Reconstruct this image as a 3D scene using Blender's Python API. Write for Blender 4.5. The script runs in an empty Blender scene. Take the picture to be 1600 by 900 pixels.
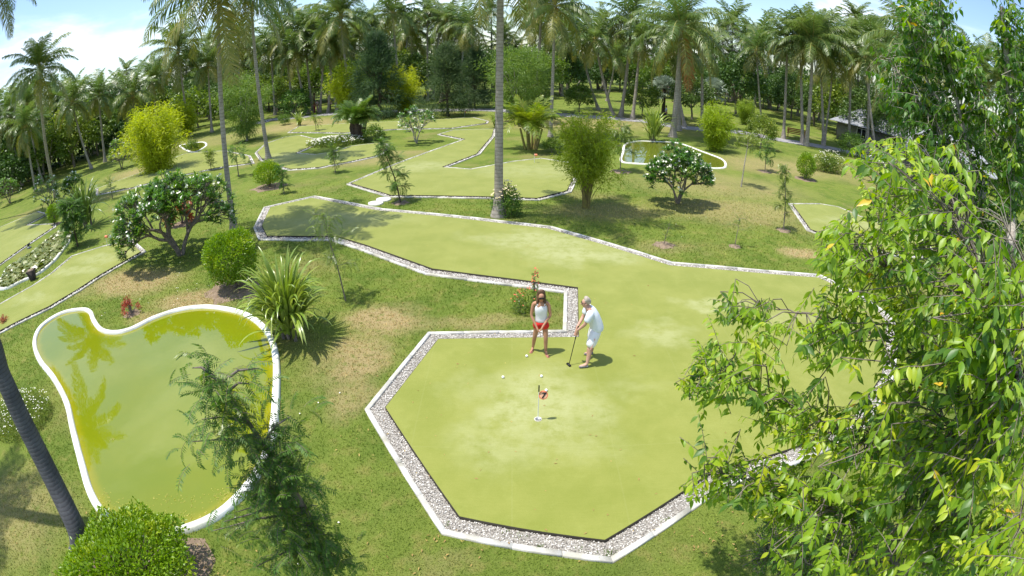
import bpy, bmesh, math, random
import numpy as np
from mathutils import Vector, Matrix
sc = bpy.context.scene
COL = sc.collection
R = math.radians

# ------------------------------------------------------------------ camera, world, sun, exposure
CAM_H = 6.65            # height of the drone above the lawn, metres
LENS = 850.0            # fisheye lens constant, in photo pixels (photo 1600 wide)
PITCH = 2 * math.asin(368 / 1700.0)
cam_d = bpy.data.cameras.new('camera')
cam_d.type = 'PANO'
for holder in (cam_d, getattr(cam_d, 'cycles', None)):
    try:
        holder.panorama_type = 'FISHEYE_EQUISOLID'
        holder.fisheye_lens = LENS / 1600 * 36
        holder.fisheye_fov = R(178)
    except Exception:
        pass
cam_d.sensor_width = 36
cam_d.clip_start = 0.05
cam_d.clip_end = 3000
cam = bpy.data.objects.new('camera', cam_d); COL.objects.link(cam)
cam.location = (0, 0, CAM_H)
cam.rotation_euler = (R(90) - PITCH, 0, 0)
sc.camera = cam

SUN_EL, SUN_AZ = R(72), math.atan2(-0.97, -0.12)   # the sun stands high, to the left and a little behind the camera
sun_dir = Vector((math.cos(SUN_EL) * math.sin(SUN_AZ), math.cos(SUN_EL) * math.cos(SUN_AZ), math.sin(SUN_EL)))
sl = bpy.data.lights.new('sun', 'SUN'); sl.energy = 4.0; sl.angle = R(0.55); sl.color = (1.0, 0.955, 0.88)
so = bpy.data.objects.new('sun', sl); COL.objects.link(so)
so.rotation_euler = sun_dir.to_track_quat('Z', 'Y').to_euler()

w = bpy.data.worlds.new('World'); sc.world = w; w.use_nodes = True
nt = w.node_tree; nt.nodes.clear()
def wn(t, **k):
    n = nt.nodes.new(t)
    for a, b in k.items(): setattr(n, a, b)
    return n
sky = wn('ShaderNodeTexSky', sky_type='NISHITA', sun_disc=False, sun_elevation=SUN_EL, sun_rotation=SUN_AZ, air_density=1.0, dust_density=0.6, ozone_density=1.6)
tc = wn('ShaderNodeTexCoord'); mp = wn('ShaderNodeMapping'); mp.inputs['Scale'].default_value = (1, 1, 3.4)
mp.inputs['Rotation'].default_value = (0, R(14), R(20))
n1 = wn('ShaderNodeTexNoise'); n1.inputs['Scale'].default_value = 2.1; n1.inputs['Detail'].default_value = 9; n1.inputs['Roughness'].default_value = .56
n1.inputs['Distortion'].default_value = .35
cr = wn('ShaderNodeMapRange'); cr.inputs['From Min'].default_value = .47; cr.inputs['From Max'].default_value = .72
cr.interpolation_type = 'SMOOTHSTEP'
mx = wn('ShaderNodeMixRGB'); mx.inputs['Color2'].default_value = (7.6, 7.9, 8.3, 1)
hs = wn('ShaderNodeMixRGB', blend_type='MULTIPLY'); hs.inputs['Fac'].default_value = 1; hs.inputs['Color2'].default_value = (.95, 1.0, 1.06, 1)
bg = wn('ShaderNodeBackground'); bg.inputs['Strength'].default_value = 0.135
wo = wn('ShaderNodeOutputWorld')
L = nt.links.new
L(tc.outputs['Generated'], mp.inputs['Vector']); L(mp.outputs[0], n1.inputs['Vector']); L(n1.outputs[0], cr.inputs['Value'])
L(sky.outputs[0], hs.inputs['Color1']); L(hs.outputs[0], mx.inputs['Color1']); L(cr.outputs[0], mx.inputs['Fac'])
L(mx.outputs[0], bg.inputs['Color']); L(bg.outputs[0], wo.inputs['Surface'])

vs = sc.view_settings
vs.view_transform = 'Standard'; vs.look = 'None'; vs.gamma = 1; vs.use_curve_mapping = False
vs.exposure = 0.60
sc.cycles.max_bounces = 8; sc.cycles.transparent_max_bounces = 8
sc.cycles.use_denoising = True

# ------------------------------------------------------------------ survey: where a spot seen in the photo lies in the place
def ray(u, v):
    dx, dy = u - 800.0, 450.0 - v
    r = math.hypot(dx, dy) + 1e-9
    th = 2 * math.asin(min(1, r / 2 / LENS))
    a, b, c = math.sin(th) * dx / r, math.sin(th) * dy / r, math.cos(th)
    cp, sp = math.cos(PITCH), math.sin(PITCH)
    return Vector((a, c * cp + b * sp, b * cp - c * sp))
def G(u, v, z=0.0):
    d = ray(u, v); t = (CAM_H - z) / max(-d.z, .01)
    return Vector((d.x * t, d.y * t, z))
def at(u, v, rng):
    return Vector((0, 0, CAM_H)) + ray(u, v) * rng
def above(u, v, d):                      # at horizontal distance d
    q = ray(u, v); t = d / math.hypot(q.x, q.y)
    return Vector((q.x * t, q.y * t, CAM_H + q.z * t))

# ------------------------------------------------------------------ materials
def new_mat(name):
    m = bpy.data.materials.new(name); m.use_nodes = True
    t = m.node_tree; t.nodes.clear()
    return m, t
def nd(t, ty, ins=None, **k):
    n = t.nodes.new(ty)
    for a, b in k.items(): setattr(n, a, b)
    for a, b in (ins or {}).items(): n.inputs[a].default_value = b
    return n
def rgb(c): return (c[0], c[1], c[2], 1)
def mixc(t, fac, c1, c2, blend='MIX'):
    n = nd(t, 'ShaderNodeMixRGB', blend_type=blend)
    for i, x in (('Fac', fac), ('Color1', c1), ('Color2', c2)):
        if hasattr(x, 'links') or isinstance(x, bpy.types.NodeSocket): t.links.new(x, n.inputs[i])
        elif isinstance(x, (int, float)): n.inputs[i].default_value = x
        else: n.inputs[i].default_value = rgb(x)
    return n.outputs[0]
def noise_fac(t, vec, scale, lo, hi, detail=4, rough=.55, dist=0):
    n = nd(t, 'ShaderNodeTexNoise', {'Scale': scale, 'Detail': detail, 'Roughness': rough, 'Distortion': dist})
    t.links.new(vec, n.inputs['Vector'])
    m = nd(t, 'ShaderNodeMapRange', {'From Min': lo, 'From Max': hi}, interpolation_type='SMOOTHSTEP')
    t.links.new(n.outputs[0], m.inputs['Value'])
    return m.outputs[0]
def finish(t, shader):
    o = nd(t, 'ShaderNodeOutputMaterial'); t.links.new(shader, o.inputs['Surface'])

def leaf_mat(name, cs, trans=.3, rough=.42, spec=.4, nscale=1.2):
    """cs: three colours, mixed leaf by leaf and softly over the plant"""
    m, t = new_mat(name)
    geo = nd(t, 'ShaderNodeNewGeometry'); oi = nd(t, 'ShaderNodeObjectInfo'); co = nd(t, 'ShaderNodeTexCoord')
    mr = nd(t, 'ShaderNodeMapRange', {'From Min': .35, 'From Max': .95}); t.links.new(geo.outputs['Random Per Island'], mr.inputs['Value'])
    c = mixc(t, geo.outputs['Random Per Island'], cs[0], cs[1])
    f = noise_fac(t, co.outputs['Object'], nscale, .46, .66, 3)
    mul = nd(t, 'ShaderNodeMath', operation='MULTIPLY'); t.links.new(f, mul.inputs[0]); t.links.new(mr.outputs[0], mul.inputs[1])
    c = mixc(t, mul.outputs[0], c, cs[2])
    hv = nd(t, 'ShaderNodeHueSaturation', {'Saturation': 1.0})
    h1 = nd(t, 'ShaderNodeMapRange', {'To Min': .485, 'To Max': .515}); t.links.new(oi.outputs['Random'], h1.inputs['Value'])
    v1 = nd(t, 'ShaderNodeMapRange', {'To Min': 1.15, 'To Max': .85}); t.links.new(oi.outputs['Random'], v1.inputs['Value'])
    t.links.new(h1.outputs[0], hv.inputs['Hue']); t.links.new(v1.outputs[0], hv.inputs['Value']); t.links.new(c, hv.inputs['Color'])
    p = nd(t, 'ShaderNodeBsdfPrincipled', {'Roughness': rough, 'Specular IOR Level': spec}); t.links.new(hv.outputs[0], p.inputs['Base Color'])
    tr = nd(t, 'ShaderNodeBsdfTranslucent'); g = mixc(t, .5, hv.outputs[0], (.35, .5, .03), 'MULTIPLY')
    bright = nd(t, 'ShaderNodeHueSaturation', {'Value': 1.9, 'Saturation': 1.1}); t.links.new(hv.outputs[0], bright.inputs['Color'])
    t.links.new(bright.outputs[0], tr.inputs['Color'])
    mxs = nd(t, 'ShaderNodeMixShader', {'Fac': trans}); t.links.new(p.outputs[0], mxs.inputs[1]); t.links.new(tr.outputs[0], mxs.inputs[2])
    finish(t, mxs.outputs[0]); return m

def solid(name, c, rough=.6, c2=None, nscale=6, bump=0, bscale=40, spec=.3, metal=0, stretch=None):
    m, t = new_mat(name); co = nd(t, 'ShaderNodeTexCoord'); vec = co.outputs['Object']
    if stretch:
        mpn = nd(t, 'ShaderNodeMapping', {'Scale': stretch}); t.links.new(vec, mpn.inputs['Vector']); vec = mpn.outputs[0]
    p = nd(t, 'ShaderNodeBsdfPrincipled', {'Roughness': rough, 'Specular IOR Level': spec, 'Metallic': metal})
    col = mixc(t, noise_fac(t, vec, nscale, .35, .68, 6), c, c2 if c2 else tuple(x * .8 for x in c))
    t.links.new(col, p.inputs['Base Color'])
    if bump:
        n = nd(t, 'ShaderNodeTexNoise', {'Scale': bscale, 'Detail': 6}); t.links.new(vec, n.inputs['Vector'])
        b = nd(t, 'ShaderNodeBump', {'Strength': bump, 'Distance': .02}); t.links.new(n.outputs[0], b.inputs['Height']); t.links.new(b.outputs[0], p.inputs['Normal'])
    finish(t, p.outputs[0]); return m

def spots(t, pos, lst, warp=.5, soft=.55):
    """soft-edged patches (x, y, radius x, radius y, amount), noise-warped"""
    n = nd(t, 'ShaderNodeTexNoise', {'Scale': .9, 'Detail': 5, 'Roughness': .6}); t.links.new(pos, n.inputs['Vector'])
    s = nd(t, 'ShaderNodeVectorMath', operation='SUBTRACT'); t.links.new(n.outputs['Color'], s.inputs[0]); s.inputs[1].default_value = (.5, .5, .5)
    k = nd(t, 'ShaderNodeVectorMath', operation='SCALE'); t.links.new(s.outputs[0], k.inputs[0]); k.inputs['Scale'].default_value = warp * 4
    a = nd(t, 'ShaderNodeVectorMath', operation='ADD'); t.links.new(pos, a.inputs[0]); t.links.new(k.outputs[0], a.inputs[1])
    out = None
    for (x, y, rx, ry, am) in lst:
        q = nd(t, 'ShaderNodeVectorMath', operation='SUBTRACT'); t.links.new(a.outputs[0], q.inputs[0]); q.inputs[1].default_value = (x, y, 0)
        m = nd(t, 'ShaderNodeVectorMath', operation='MULTIPLY'); t.links.new(q.outputs[0], m.inputs[0]); m.inputs[1].default_value = (1 / rx, 1 / ry, 0)
        l = nd(t, 'ShaderNodeVectorMath', operation='LENGTH'); t.links.new(m.outputs[0], l.inputs[0])
        r = nd(t, 'ShaderNodeMapRange', {'From Min': 1 + soft, 'From Max': 1 - soft, 'To Max': am}, interpolation_type='SMOOTHSTEP'); t.links.new(l.outputs['Value'], r.inputs['Value'])
        if out is None: out = r.outputs[0]
        else:
            mm = nd(t, 'ShaderNodeMath', operation='MAXIMUM'); t.links.new(out, mm.inputs[0]); t.links.new(r.outputs[0], mm.inputs[1]); out = mm.outputs[0]
    return out

def gs(u, v, rx, ry, am=1.0):
    g = G(u, v); return (g.x, g.y, rx, ry, am)
DRY = [gs(600, 500, 1.1, .8, .95), gs(560, 560, .8, 1.1, .85), gs(545, 620, .5, .8, .6), gs(740, 500, 1.3, .3, .5), gs(205, 440, 2.2, 1.2, .9), gs(300, 470, 1.4, .7, .9),
       gs(245, 500, 1.0, .6, .8), gs(1130, 290, 5, 3, .45), gs(1250, 395, .9, .5, .95), gs(1215, 260, 5, 3, .6), gs(955, 330, 2.6, 1.2, .5), gs(1040, 385, 1.2, .6, .35), gs(240, 265, 5, 3, .7),
       gs(560, 250, 3, 2, .6), gs(470, 195, 6, 5, .7), gs(1150, 330, 4, 2, .55), gs(880, 190, 8, 6, .6), gs(120, 450, 2, 1, .4), gs(690, 690, .3, .3, .5), gs(20, 800, 1.6, 1.3, .5), gs(1330, 270, 6, 4, .5), gs(300, 225, 8, 5, .4),
       gs(975, 190, 8, 6, .5), gs(590, 240, 3, 1, .5), gs(420, 690, .4, 1.2, .2), gs(690, 880, .5, .3, .3)]
def lawn_color(t, pos):
    f1 = noise_fac(t, pos, .55, .34, .64, 5, .6, .3)
    c = mixc(t, f1, (.130, .190, .030), (.200, .250, .046))
    f2 = noise_fac(t, pos, 2.6, .48, .72, 6, .65)
    c = mixc(t, f2, c, (.265, .262, .072))
    f4 = noise_fac(t, pos, .23, .52, .72, 3)
    k4 = nd(t, 'ShaderNodeMath', operation='MULTIPLY'); k4.inputs[1].default_value = .6; t.links.new(f4, k4.inputs[0])
    c = mixc(t, k4.outputs[0], c, (.31, .255, .11))
    d = spots(t, pos, DRY, .35)
    br = noise_fac(t, pos, 5, .22, .55, 5, .7)
    ad = nd(t, 'ShaderNodeMath', operation='MULTIPLY'); t.links.new(d, ad.inputs[0]); t.links.new(br, ad.inputs[1])
    c = mixc(t, ad.outputs[0], c, (.45, .335, .18))
    f3 = noise_fac(t, pos, 38, .30, .72, 3, .7)
    c = mixc(t, f3, mixc(t, 1, c, (.62, .66, .55), 'MULTIPLY'), c)
    return c
def lawn_mat():
    m, t = new_mat('lawn_grass'); g = nd(t, 'ShaderNodeNewGeometry'); pos = g.outputs['Position']
    p = nd(t, 'ShaderNodeBsdfPrincipled', {'Roughness': .85, 'Specular IOR Level': .12}); t.links.new(lawn_color(t, pos), p.inputs['Base Color'])
    n = nd(t, 'ShaderNodeTexNoise', {'Scale': 46, 'Detail': 5, 'Roughness': .7}); t.links.new(pos, n.inputs['Vector'])
    b = nd(t, 'ShaderNodeBump', {'Strength': .9, 'Distance': .035}); t.links.new(n.outputs[0], b.inputs['Height']); t.links.new(b.outputs[0], p.inputs['Normal'])
    finish(t, p.outputs[0]); return m
def blade_mat():
    m, t = new_mat('grass_blade'); g = nd(t, 'ShaderNodeNewGeometry'); pos = g.outputs['Position']
    c = lawn_color(t, pos); c = mixc(t, g.outputs['Random Per Island'], mixc(t, 1, c, (1.35, 1.4, 1.25), 'MULTIPLY'), mixc(t, 1, c, (2.05, 1.95, 1.8), 'MULTIPLY'))
    p = nd(t, 'ShaderNodeBsdfPrincipled', {'Roughness': .6, 'Specular IOR Level': .2}); t.links.new(c, p.inputs['Base Color'])
    tr = nd(t, 'ShaderNodeBsdfTranslucent'); t.links.new(c, tr.inputs['Color'])
    x = nd(t, 'ShaderNodeMixShader', {'Fac': .35}); t.links.new(p.outputs[0], x.inputs[1]); t.links.new(tr.outputs[0], x.inputs[2])
    finish(t, x.outputs[0]); return m
WORN = [gs(850, 378, 1.8, .9, .9), gs(905, 402, 1.7, .8, .9), gs(780, 372, 1.5, .5, .5), gs(835, 640, 1.15, 1.3, .9), gs(760, 610, .7, .6, .45), gs(1035, 525, .8, .6, .7), gs(1110, 478, 1.1, .3, .8),
        gs(820, 690, 1.3, .8, .6), gs(545, 345, 2.6, .9, .45), gs(900, 700, .9, .5, .35), gs(655, 262, 2, 1.2, .6), gs(845, 268, 4, 1.6, .45), gs(165, 405, 1.8, .5, .6), gs(120, 425, 1.8, .5, .6),
        gs(1330, 350, 2, .6, .6), gs(450, 245, 3, 1.5, .5), gs(50, 470, 1.2, .5, .5), gs(1230, 500, 1.5, .3, .5), gs(980, 610, .7, .4, .3), gs(60, 370, 2, 1, .4)]
def turf_mat():
    m, t = new_mat('putting_turf'); g = nd(t, 'ShaderNodeNewGeometry'); pos = g.outputs['Position']
    f1 = noise_fac(t, pos, .8, .3, .7, 5, .6)
    c = mixc(t, f1, (.222, .248, .048), (.272, .288, .068))
    wv = spots(t, pos, WORN, .55, .6)
    fn = noise_fac(t, pos, 2.2, .25, .62, 6, .7)
    mu = nd(t, 'ShaderNodeMath', operation='MULTIPLY'); t.links.new(wv, mu.inputs[0]); t.links.new(fn, mu.inputs[1])
    c = mixc(t, mu.outputs[0], c, (.385, .395, .18))
    f3 = noise_fac(t, pos, 1.7, .5, .75, 6, .72, .5)
    k3 = nd(t, 'ShaderNodeMath', operation='MULTIPLY'); k3.inputs[1].default_value = .4; t.links.new(f3, k3.inputs[0])
    c = mixc(t, k3.outputs[0], c, (.32, .34, .095))
    # woven seams of the carpet, a faint grid
    sp = nd(t, 'ShaderNodeSeparateXYZ'); t.links.new(pos, sp.inputs[0])
    seam = None
    for ax, per in (('X', 1.83), ('Y', 3.66)):
        md = nd(t, 'ShaderNodeMath', operation='PINGPONG'); md.inputs[1].default_value = per / 2; t.links.new(sp.outputs[ax], md.inputs[0])
        ls = nd(t, 'ShaderNodeMapRange', {'From Min': .016, 'From Max': .006, 'To Max': .12}); t.links.new(md.outputs[0], ls.inputs['Value'])
        if seam is None: seam = ls.outputs[0]
        else:
            mm = nd(t, 'ShaderNodeMath', operation='MAXIMUM'); t.links.new(seam, mm.inputs[0]); t.links.new(ls.outputs[0], mm.inputs[1]); seam = mm.outputs[0]
    c = mixc(t, seam, c, (.36, .37, .16))
    ms = nd(t, 'ShaderNodeMapping', {'Scale': (1, 12, 1)}); t.links.new(pos, ms.inputs['Vector'])
    f5 = noise_fac(t, ms.outputs[0], 5, .3, .75, 4, .7); k5 = nd(t, 'ShaderNodeMath', operation='MULTIPLY'); k5.inputs[1].default_value = .16; t.links.new(f5, k5.inputs[0])
    c = mixc(t, k5.outputs[0], c, (.15, .18, .015))
    f4 = noise_fac(t, pos, 110, .3, .7, 2); c = mixc(t, f4, mixc(t, 1, c, (.86, .87, .8), 'MULTIPLY'), c)
    p = nd(t, 'ShaderNodeBsdfPrincipled', {'Roughness': .9, 'Specular IOR Level': .08, 'Sheen Weight': .15}); t.links.new(c, p.inputs['Base Color'])
    n = nd(t, 'ShaderNodeTexNoise', {'Scale': 160, 'Detail': 3}); t.links.new(pos, n.inputs['Vector'])
    b = nd(t, 'ShaderNodeBump', {'Strength': .35, 'Distance': .01}); t.links.new(n.outputs[0], b.inputs['Height']); t.links.new(b.outputs[0], p.inputs['Normal'])
    finish(t, p.outputs[0]); return m

M = {}
M['lawn'] = lawn_mat(); M['blade'] = blade_mat(); M['turf'] = turf_mat()
M['board'] = solid('board', (.035, .03, .022), .8)
M['kerb'] = solid('white_kerb', (.64, .62, .57), .75, (.40, .38, .31), 2.3, .25, 60)
M['rim'] = solid('pond_rim', (.82, .82, .79), .6, (.58, .58, .47), 1.6, .2, 50)
M['bed'] = solid('gravel_bed', (.36, .34, .30), .95, (.22, .2, .17), 18, .6, 60)
M['soil'] = solid('soil', (.27, .20, .14), .95, (.18, .13, .09), 6, .6, 30)
M['path'] = solid('path', (.34, .33, .34), .9, (.26, .25, .25), 1.5, .3, 20)
M['stone'] = solid('stepping_stone', (.78, .76, .70), .8, (.62, .6, .54), 7, .3, 40)
def pebble_mat():
    m, t = new_mat('pebble'); g = nd(t, 'ShaderNodeNewGeometry')
    cr_ = nd(t, 'ShaderNodeValToRGB'); e = cr_.color_ramp; e.elements[0].color = (.10, .09, .075, 1); e.elements[1].color = (.72, .70, .65, 1)
    e.elements.new(.2).color = (.24, .21, .18, 1); e.elements.new(.5).color = (.38, .35, .31, 1); e.elements.new(.75).color = (.54, .51, .46, 1)
    t.links.new(g.outputs['Random Per Island'], cr_.inputs[0])
    p = nd(t, 'ShaderNodeBsdfPrincipled', {'Roughness': .75}); t.links.new(cr_.outputs[0], p.inputs['Base Color']); finish(t, p.outputs[0]); return m
M['pebble'] = pebble_mat()
def trunk_mat(name, a, b, ring=13.0, bmp=.22):
    m, t = new_mat(name); co = nd(t, 'ShaderNodeTexCoord'); g = nd(t, 'ShaderNodeNewGeometry')
    sp = nd(t, 'ShaderNodeSeparateXYZ'); t.links.new(co.outputs['Object'], sp.inputs[0])
    wv = nd(t, 'ShaderNodeTexWave', {'Scale': ring / 6.28, 'Distortion': 2.2, 'Detail': 4, 'Detail Scale': 3}, bands_direction='Z'); t.links.new(co.outputs['Object'], wv.inputs['Vector'])
    mr = nd(t, 'ShaderNodeMapRange', {'From Min': .0, 'From Max': .25}); t.links.new(wv.outputs['Fac'], mr.inputs['Value'])
    c = mixc(t, noise_fac(t, co.outputs['Object'], 3.0, .3, .7, 6, .7), a, b)
    c = mixc(t, mr.outputs[0], mixc(t, 1, c, (.72, .7, .68), 'MULTIPLY'), c)
    p = nd(t, 'ShaderNodeBsdfPrincipled', {'Roughness': .85, 'Specular IOR Level': .2}); t.links.new(c, p.inputs['Base Color'])
    bb = nd(t, 'ShaderNodeBump', {'Strength': bmp, 'Distance': .015}); t.links.new(wv.outputs['Fac'], bb.inputs['Height']); t.links.new(bb.outputs[0], p.inputs['Normal'])
    finish(t, p.outputs[0]); return m
M['palm_trunk'] = trunk_mat('palm_trunk', (.42, .37, .31), (.27, .24, .20))
M['palm_dark'] = trunk_mat('palm_trunk_dark', (.12, .12, .125), (.07, .07, .075), 30, .12)
M['bark'] = solid('bark', (.24, .20, .16), .9, (.13, .11, .09), 9, .5, 40)
M['pale_bark'] = solid('pale_bark', (.40, .36, .30), .85, (.24, .21, .17), 12, .5, 40)
M['dark_bark'] = solid('dark_bark', (.12, .085, .06), .9, (.06, .045, .03), 9, .5, 40)
M['frond'] = leaf_mat('palm_frond', [(.095, .155, .034), (.155, .215, .052), (.26, .28, .08)], .28, .38, .5, .5)
M['frond_low'] = leaf_mat('palm_frond_low', [(.15, .175, .036), (.23, .225, .044), (.35, .30, .065)], .28, .4, .5, .5)
M['frond_dead'] = leaf_mat('palm_frond_dead', [(.36, .17, .05), (.26, .13, .05), (.42, .24, .08)], .2, .6, .2, .5)
M['rachis'] = solid('palm_rachis', (.32, .30, .08), .5)
M['forest'] = leaf_mat('forest_leaf', [(.085, .15, .02), (.16, .235, .03), (.26, .31, .04)], .3, .45, .35, .35)
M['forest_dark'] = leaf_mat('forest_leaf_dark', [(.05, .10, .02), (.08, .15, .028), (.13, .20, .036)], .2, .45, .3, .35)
M['casuarina'] = leaf_mat('casuarina_needles', [(.045, .085, .032), (.075, .125, .045), (.11, .16, .055)], .25, .6, .2, .6)
M['acacia'] = leaf_mat('feathery_leaf', [(.09, .17, .03), (.15, .235, .042), (.20, .27, .045)], .35, .5, .3, .6)
M['bamboo'] = leaf_mat('bamboo_leaf', [(.28, .36, .022), (.38, .44, .03), (.19, .28, .02)], .4, .5, .3, .7)
M['bamboo_green'] = leaf_mat('bamboo_leaf_green', [(.20, .28, .022), (.32, .39, .032), (.14, .22, .02)], .38, .5, .3, .9)
M['hedge'] = leaf_mat('round_bush_leaf', [(.16, .27, .013), (.26, .38, .018), (.42, .47, .022)], .3, .38, .5, 1.6)
M['hedge_dark'] = leaf_mat('dark_bush_leaf', [(.05, .12, .02), (.09, .18, .025), (.15, .24, .03)], .3, .35, .5, 1.6)
M['frangi'] = leaf_mat('frangipani_leaf', [(.07, .165, .022), (.14, .27, .036), (.30, .36, .045)], .25, .28, .7, 1.0)
M['petal'] = solid('white_petal', (.86, .86, .80), .6, (.88, .84, .62), 30)
M['yellow_petal'] = solid('yellow_petal', (.80, .62, .35), .6, (.85, .78, .55), 30)
M['red_petal'] = solid('red_petal', (.72, .16, .09), .6, (.60, .10, .07), 30)
M['strap'] = leaf_mat('pandanus_leaf', [(.16, .25, .03), (.26, .34, .045), (.48, .50, .19)], .2, .3, .7, 2.5)
M['strap_dark'] = leaf_mat('strap_leaf_dark', [(.05, .105, .022), (.10, .16, .03), (.20, .24, .05)], .2, .35, .6, 2)
M['pinnate'] = leaf_mat('pinnate_leaflet', [(.055, .13, .022), (.10, .20, .03), (.19, .28, .038)], .3, .5, .3, 1.2)
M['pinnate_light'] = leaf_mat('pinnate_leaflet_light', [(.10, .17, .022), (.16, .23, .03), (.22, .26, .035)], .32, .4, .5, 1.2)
M['near'] = leaf_mat('big_leaf', [(.12, .24, .018), (.23, .37, .022), (.42, .48, .028)], .4, .42, .45, 1.3)
M['near_dark'] = leaf_mat('big_leaf_dark', [(.045, .125, .018), (.10, .20, .02), (.19, .29, .024)], .36, .42, .45, .6)
M['autumn'] = leaf_mat('yellowed_leaf', [(.62, .40, .03), (.60, .48, .04), (.62, .30, .03)], .3, .4, .5)
M['croton'] = leaf_mat('croton_leaf', [(.40, .12, .06), (.30, .10, .05), (.42, .22, .08)], .25, .4, .5, 3)
M['silver'] = leaf_mat('silver_palm_leaf', [(.20, .25, .18), (.30, .35, .27), (.15, .21, .13)], .15, .5, .4)
M['flower_herb'] = leaf_mat('herb_leaf', [(.13, .19, .03), (.20, .26, .04), (.26, .28, .05)], .3, .5, .3, 2)

# ------------------------------------------------------------------ mesh helpers
def mesh_np(name, V, F, mats, mi=None, smooth=False):
    V = np.asarray(V, dtype=np.float32).reshape(-1, 3)
    me = bpy.data.meshes.new(name)
    if isinstance(F, np.ndarray): groups = [F]
    else: groups = F
    nl = sum(g.size for g in groups); nf = sum(len(g) for g in groups)
    me.vertices.add(len(V)); me.vertices.foreach_set('co', V.ravel())
    me.loops.add(nl); me.loops.foreach_set('vertex_index', np.concatenate([g.ravel() for g in groups]).astype(np.int32))
    me.polygons.add(nf)
    tot = np.concatenate([np.full(len(g), g.shape[1], np.int32) for g in groups])
    st = np.concatenate([[0], np.cumsum(tot)[:-1]]).astype(np.int32)
    me.polygons.foreach_set('loop_start', st)
    try: me.polygons.foreach_set('loop_total', tot)
    except Exception: pass
    if mi is not None: me.polygons.foreach_set('material_index', np.asarray(mi, np.int32))
    if smooth: me.polygons.foreach_set('use_smooth', np.ones(nf, bool))
    for m in (mats if isinstance(mats, (list, tuple)) else [mats]): me.materials.append(m)
    me.update(calc_edges=True); me.validate()
    return me
class Q:
    """collects quads and triangles with material indices"""
    def __init__(s): s.V = []; s.F4 = []; s.F3 = []; s.m4 = []; s.m3 = []; s.n = 0
    def add(s, V, F, mi=0):
        V = np.asarray(V, float).reshape(-1, 3); F = np.asarray(F, int)
        s.V.append(V)
        if F.shape[1] == 4: s.F4.append(F + s.n); s.m4 += [mi] * len(F)
        else: s.F3.append(F + s.n); s.m3 += [mi] * len(F)
        s.n += len(V)
    def tube(s, pts, rad, sides=6, mi=0, cap=False):
        P = [Vector(p) for p in pts]; n = len(P); rad = rad if hasattr(rad, '__len__') else [rad] * n
        ring = []; a = None
        for i in range(n):
            d = (P[min(i + 1, n - 1)] - P[max(i - 1, 0)]); d = d.normalized() if d.length > 1e-9 else Vector((0, 0, 1))
            if a is None: a = d.orthogonal().normalized()
            a = (a - d * a.dot(d)); a = a.normalized() if a.length > 1e-6 else d.orthogonal().normalized()
            b = d.cross(a)
            for k in range(sides):
                th = 2 * math.pi * k / sides
                ring.append(P[i] + (a * math.cos(th) + b * math.sin(th)) * rad[i])
        F = []
        for i in range(n - 1):
            for k in range(sides):
                k2 = (k + 1) % sides
                F.append((i * sides + k, i * sides + k2, (i + 1) * sides + k2, (i + 1) * sides + k))
        s.add(ring, F, mi)
        if cap:
            m = s.n; s.add([P[-1] + (P[-1] - P[-2]).normalized() * rad[-1] * .3] + ring[-sides:], [(0, k + 1, (k + 1) % sides + 1) for k in range(sides)], mi)
    def box(s, c, sz, rz=0, mi=0, bev=0):
        x, y, z = (q / 2 for q in sz); ca, sa = math.cos(rz), math.sin(rz)
        V = []
        for zz in (-z, z):
            for (xx, yy) in ((-x, -y), (x, -y), (x, y), (-x, y)):
                V.append((c[0] + xx * ca - yy * sa, c[1] + xx * sa + yy * ca, c[2] + zz))
        s.add(V, [(0, 3, 2, 1), (4, 5, 6, 7), (0, 1, 5, 4), (1, 2, 6, 5), (2, 3, 7, 6), (3, 0, 4, 7)], mi)
    def mesh(s, name, mats, smooth=False):
        gr = []; mi = []
        if s.F4: gr.append(np.concatenate(s.F4)); mi += s.m4
        if s.F3: gr.append(np.concatenate(s.F3)); mi += s.m3
        return mesh_np(name, np.concatenate(s.V), gr, mats, mi, smooth)

def ob(name, me, parent=None, loc=None, kind=None, label=None, cat=None, group=None, rot=None, scale=None):
    o = bpy.data.objects.new(name, me); COL.objects.link(o)
    if parent: o.parent = parent
    if loc is not None: o.location = loc
    if rot is not None: o.rotation_euler = rot
    if scale is not None: o.scale = (scale,) * 3 if isinstance(scale, (int, float)) else scale
    if kind: o['kind'] = kind
    if label: o['label'] = label
    if cat: o['category'] = cat
    if group: o['group'] = group
    return o
def thing(name, label, cat, loc=(0, 0, 0), rz=0, group=None, scale=None):
    return ob(name, None, None, loc, None, label, cat, group, (0, 0, rz), scale)

def unit(a): return a / (np.linalg.norm(a, axis=1, keepdims=True) + 1e-9)
def leaves(P, D, N, Ln, Wd, folded=False, droop=.15, curl=.1):
    """P base points, D directions, N approximate upper normals -> V,F"""
    D = unit(D); S = unit(np.cross(D, N)); N = unit(np.cross(S, D))
    n = len(P); Ln = np.broadcast_to(Ln, (n,))[:, None]; Wd = np.broadcast_to(Wd, (n,))[:, None]
    dn = np.array([0, 0, -1.0])
    tip = P + D * Ln + dn * Ln * droop
    mid = P + D * Ln * .45
    if folded:
        a = mid + S * Wd / 2 + N * Wd * curl; b = mid - S * Wd / 2 + N * Wd * curl; c = mid + D * Ln * .06 - N * Wd * .06
        V = np.stack([P, a, tip, b, c], 1).reshape(-1, 3)
        o = (np.arange(n) * 5)[:, None]
        F = np.concatenate([o + np.array([0, 1, 2, 4]), o + np.array([0, 4, 2, 3])])
    else:
        V = np.stack([P, mid + S * Wd / 2, tip, mid - S * Wd / 2], 1).reshape(-1, 3)
        F = (np.arange(n) * 4)[:, None] + np.array([0, 1, 2, 3])
    return V, F
def rdir(rs, n, zb=0):
    d = rs.normal(size=(n, 3)); d[:, 2] += zb; return unit(d)

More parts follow.
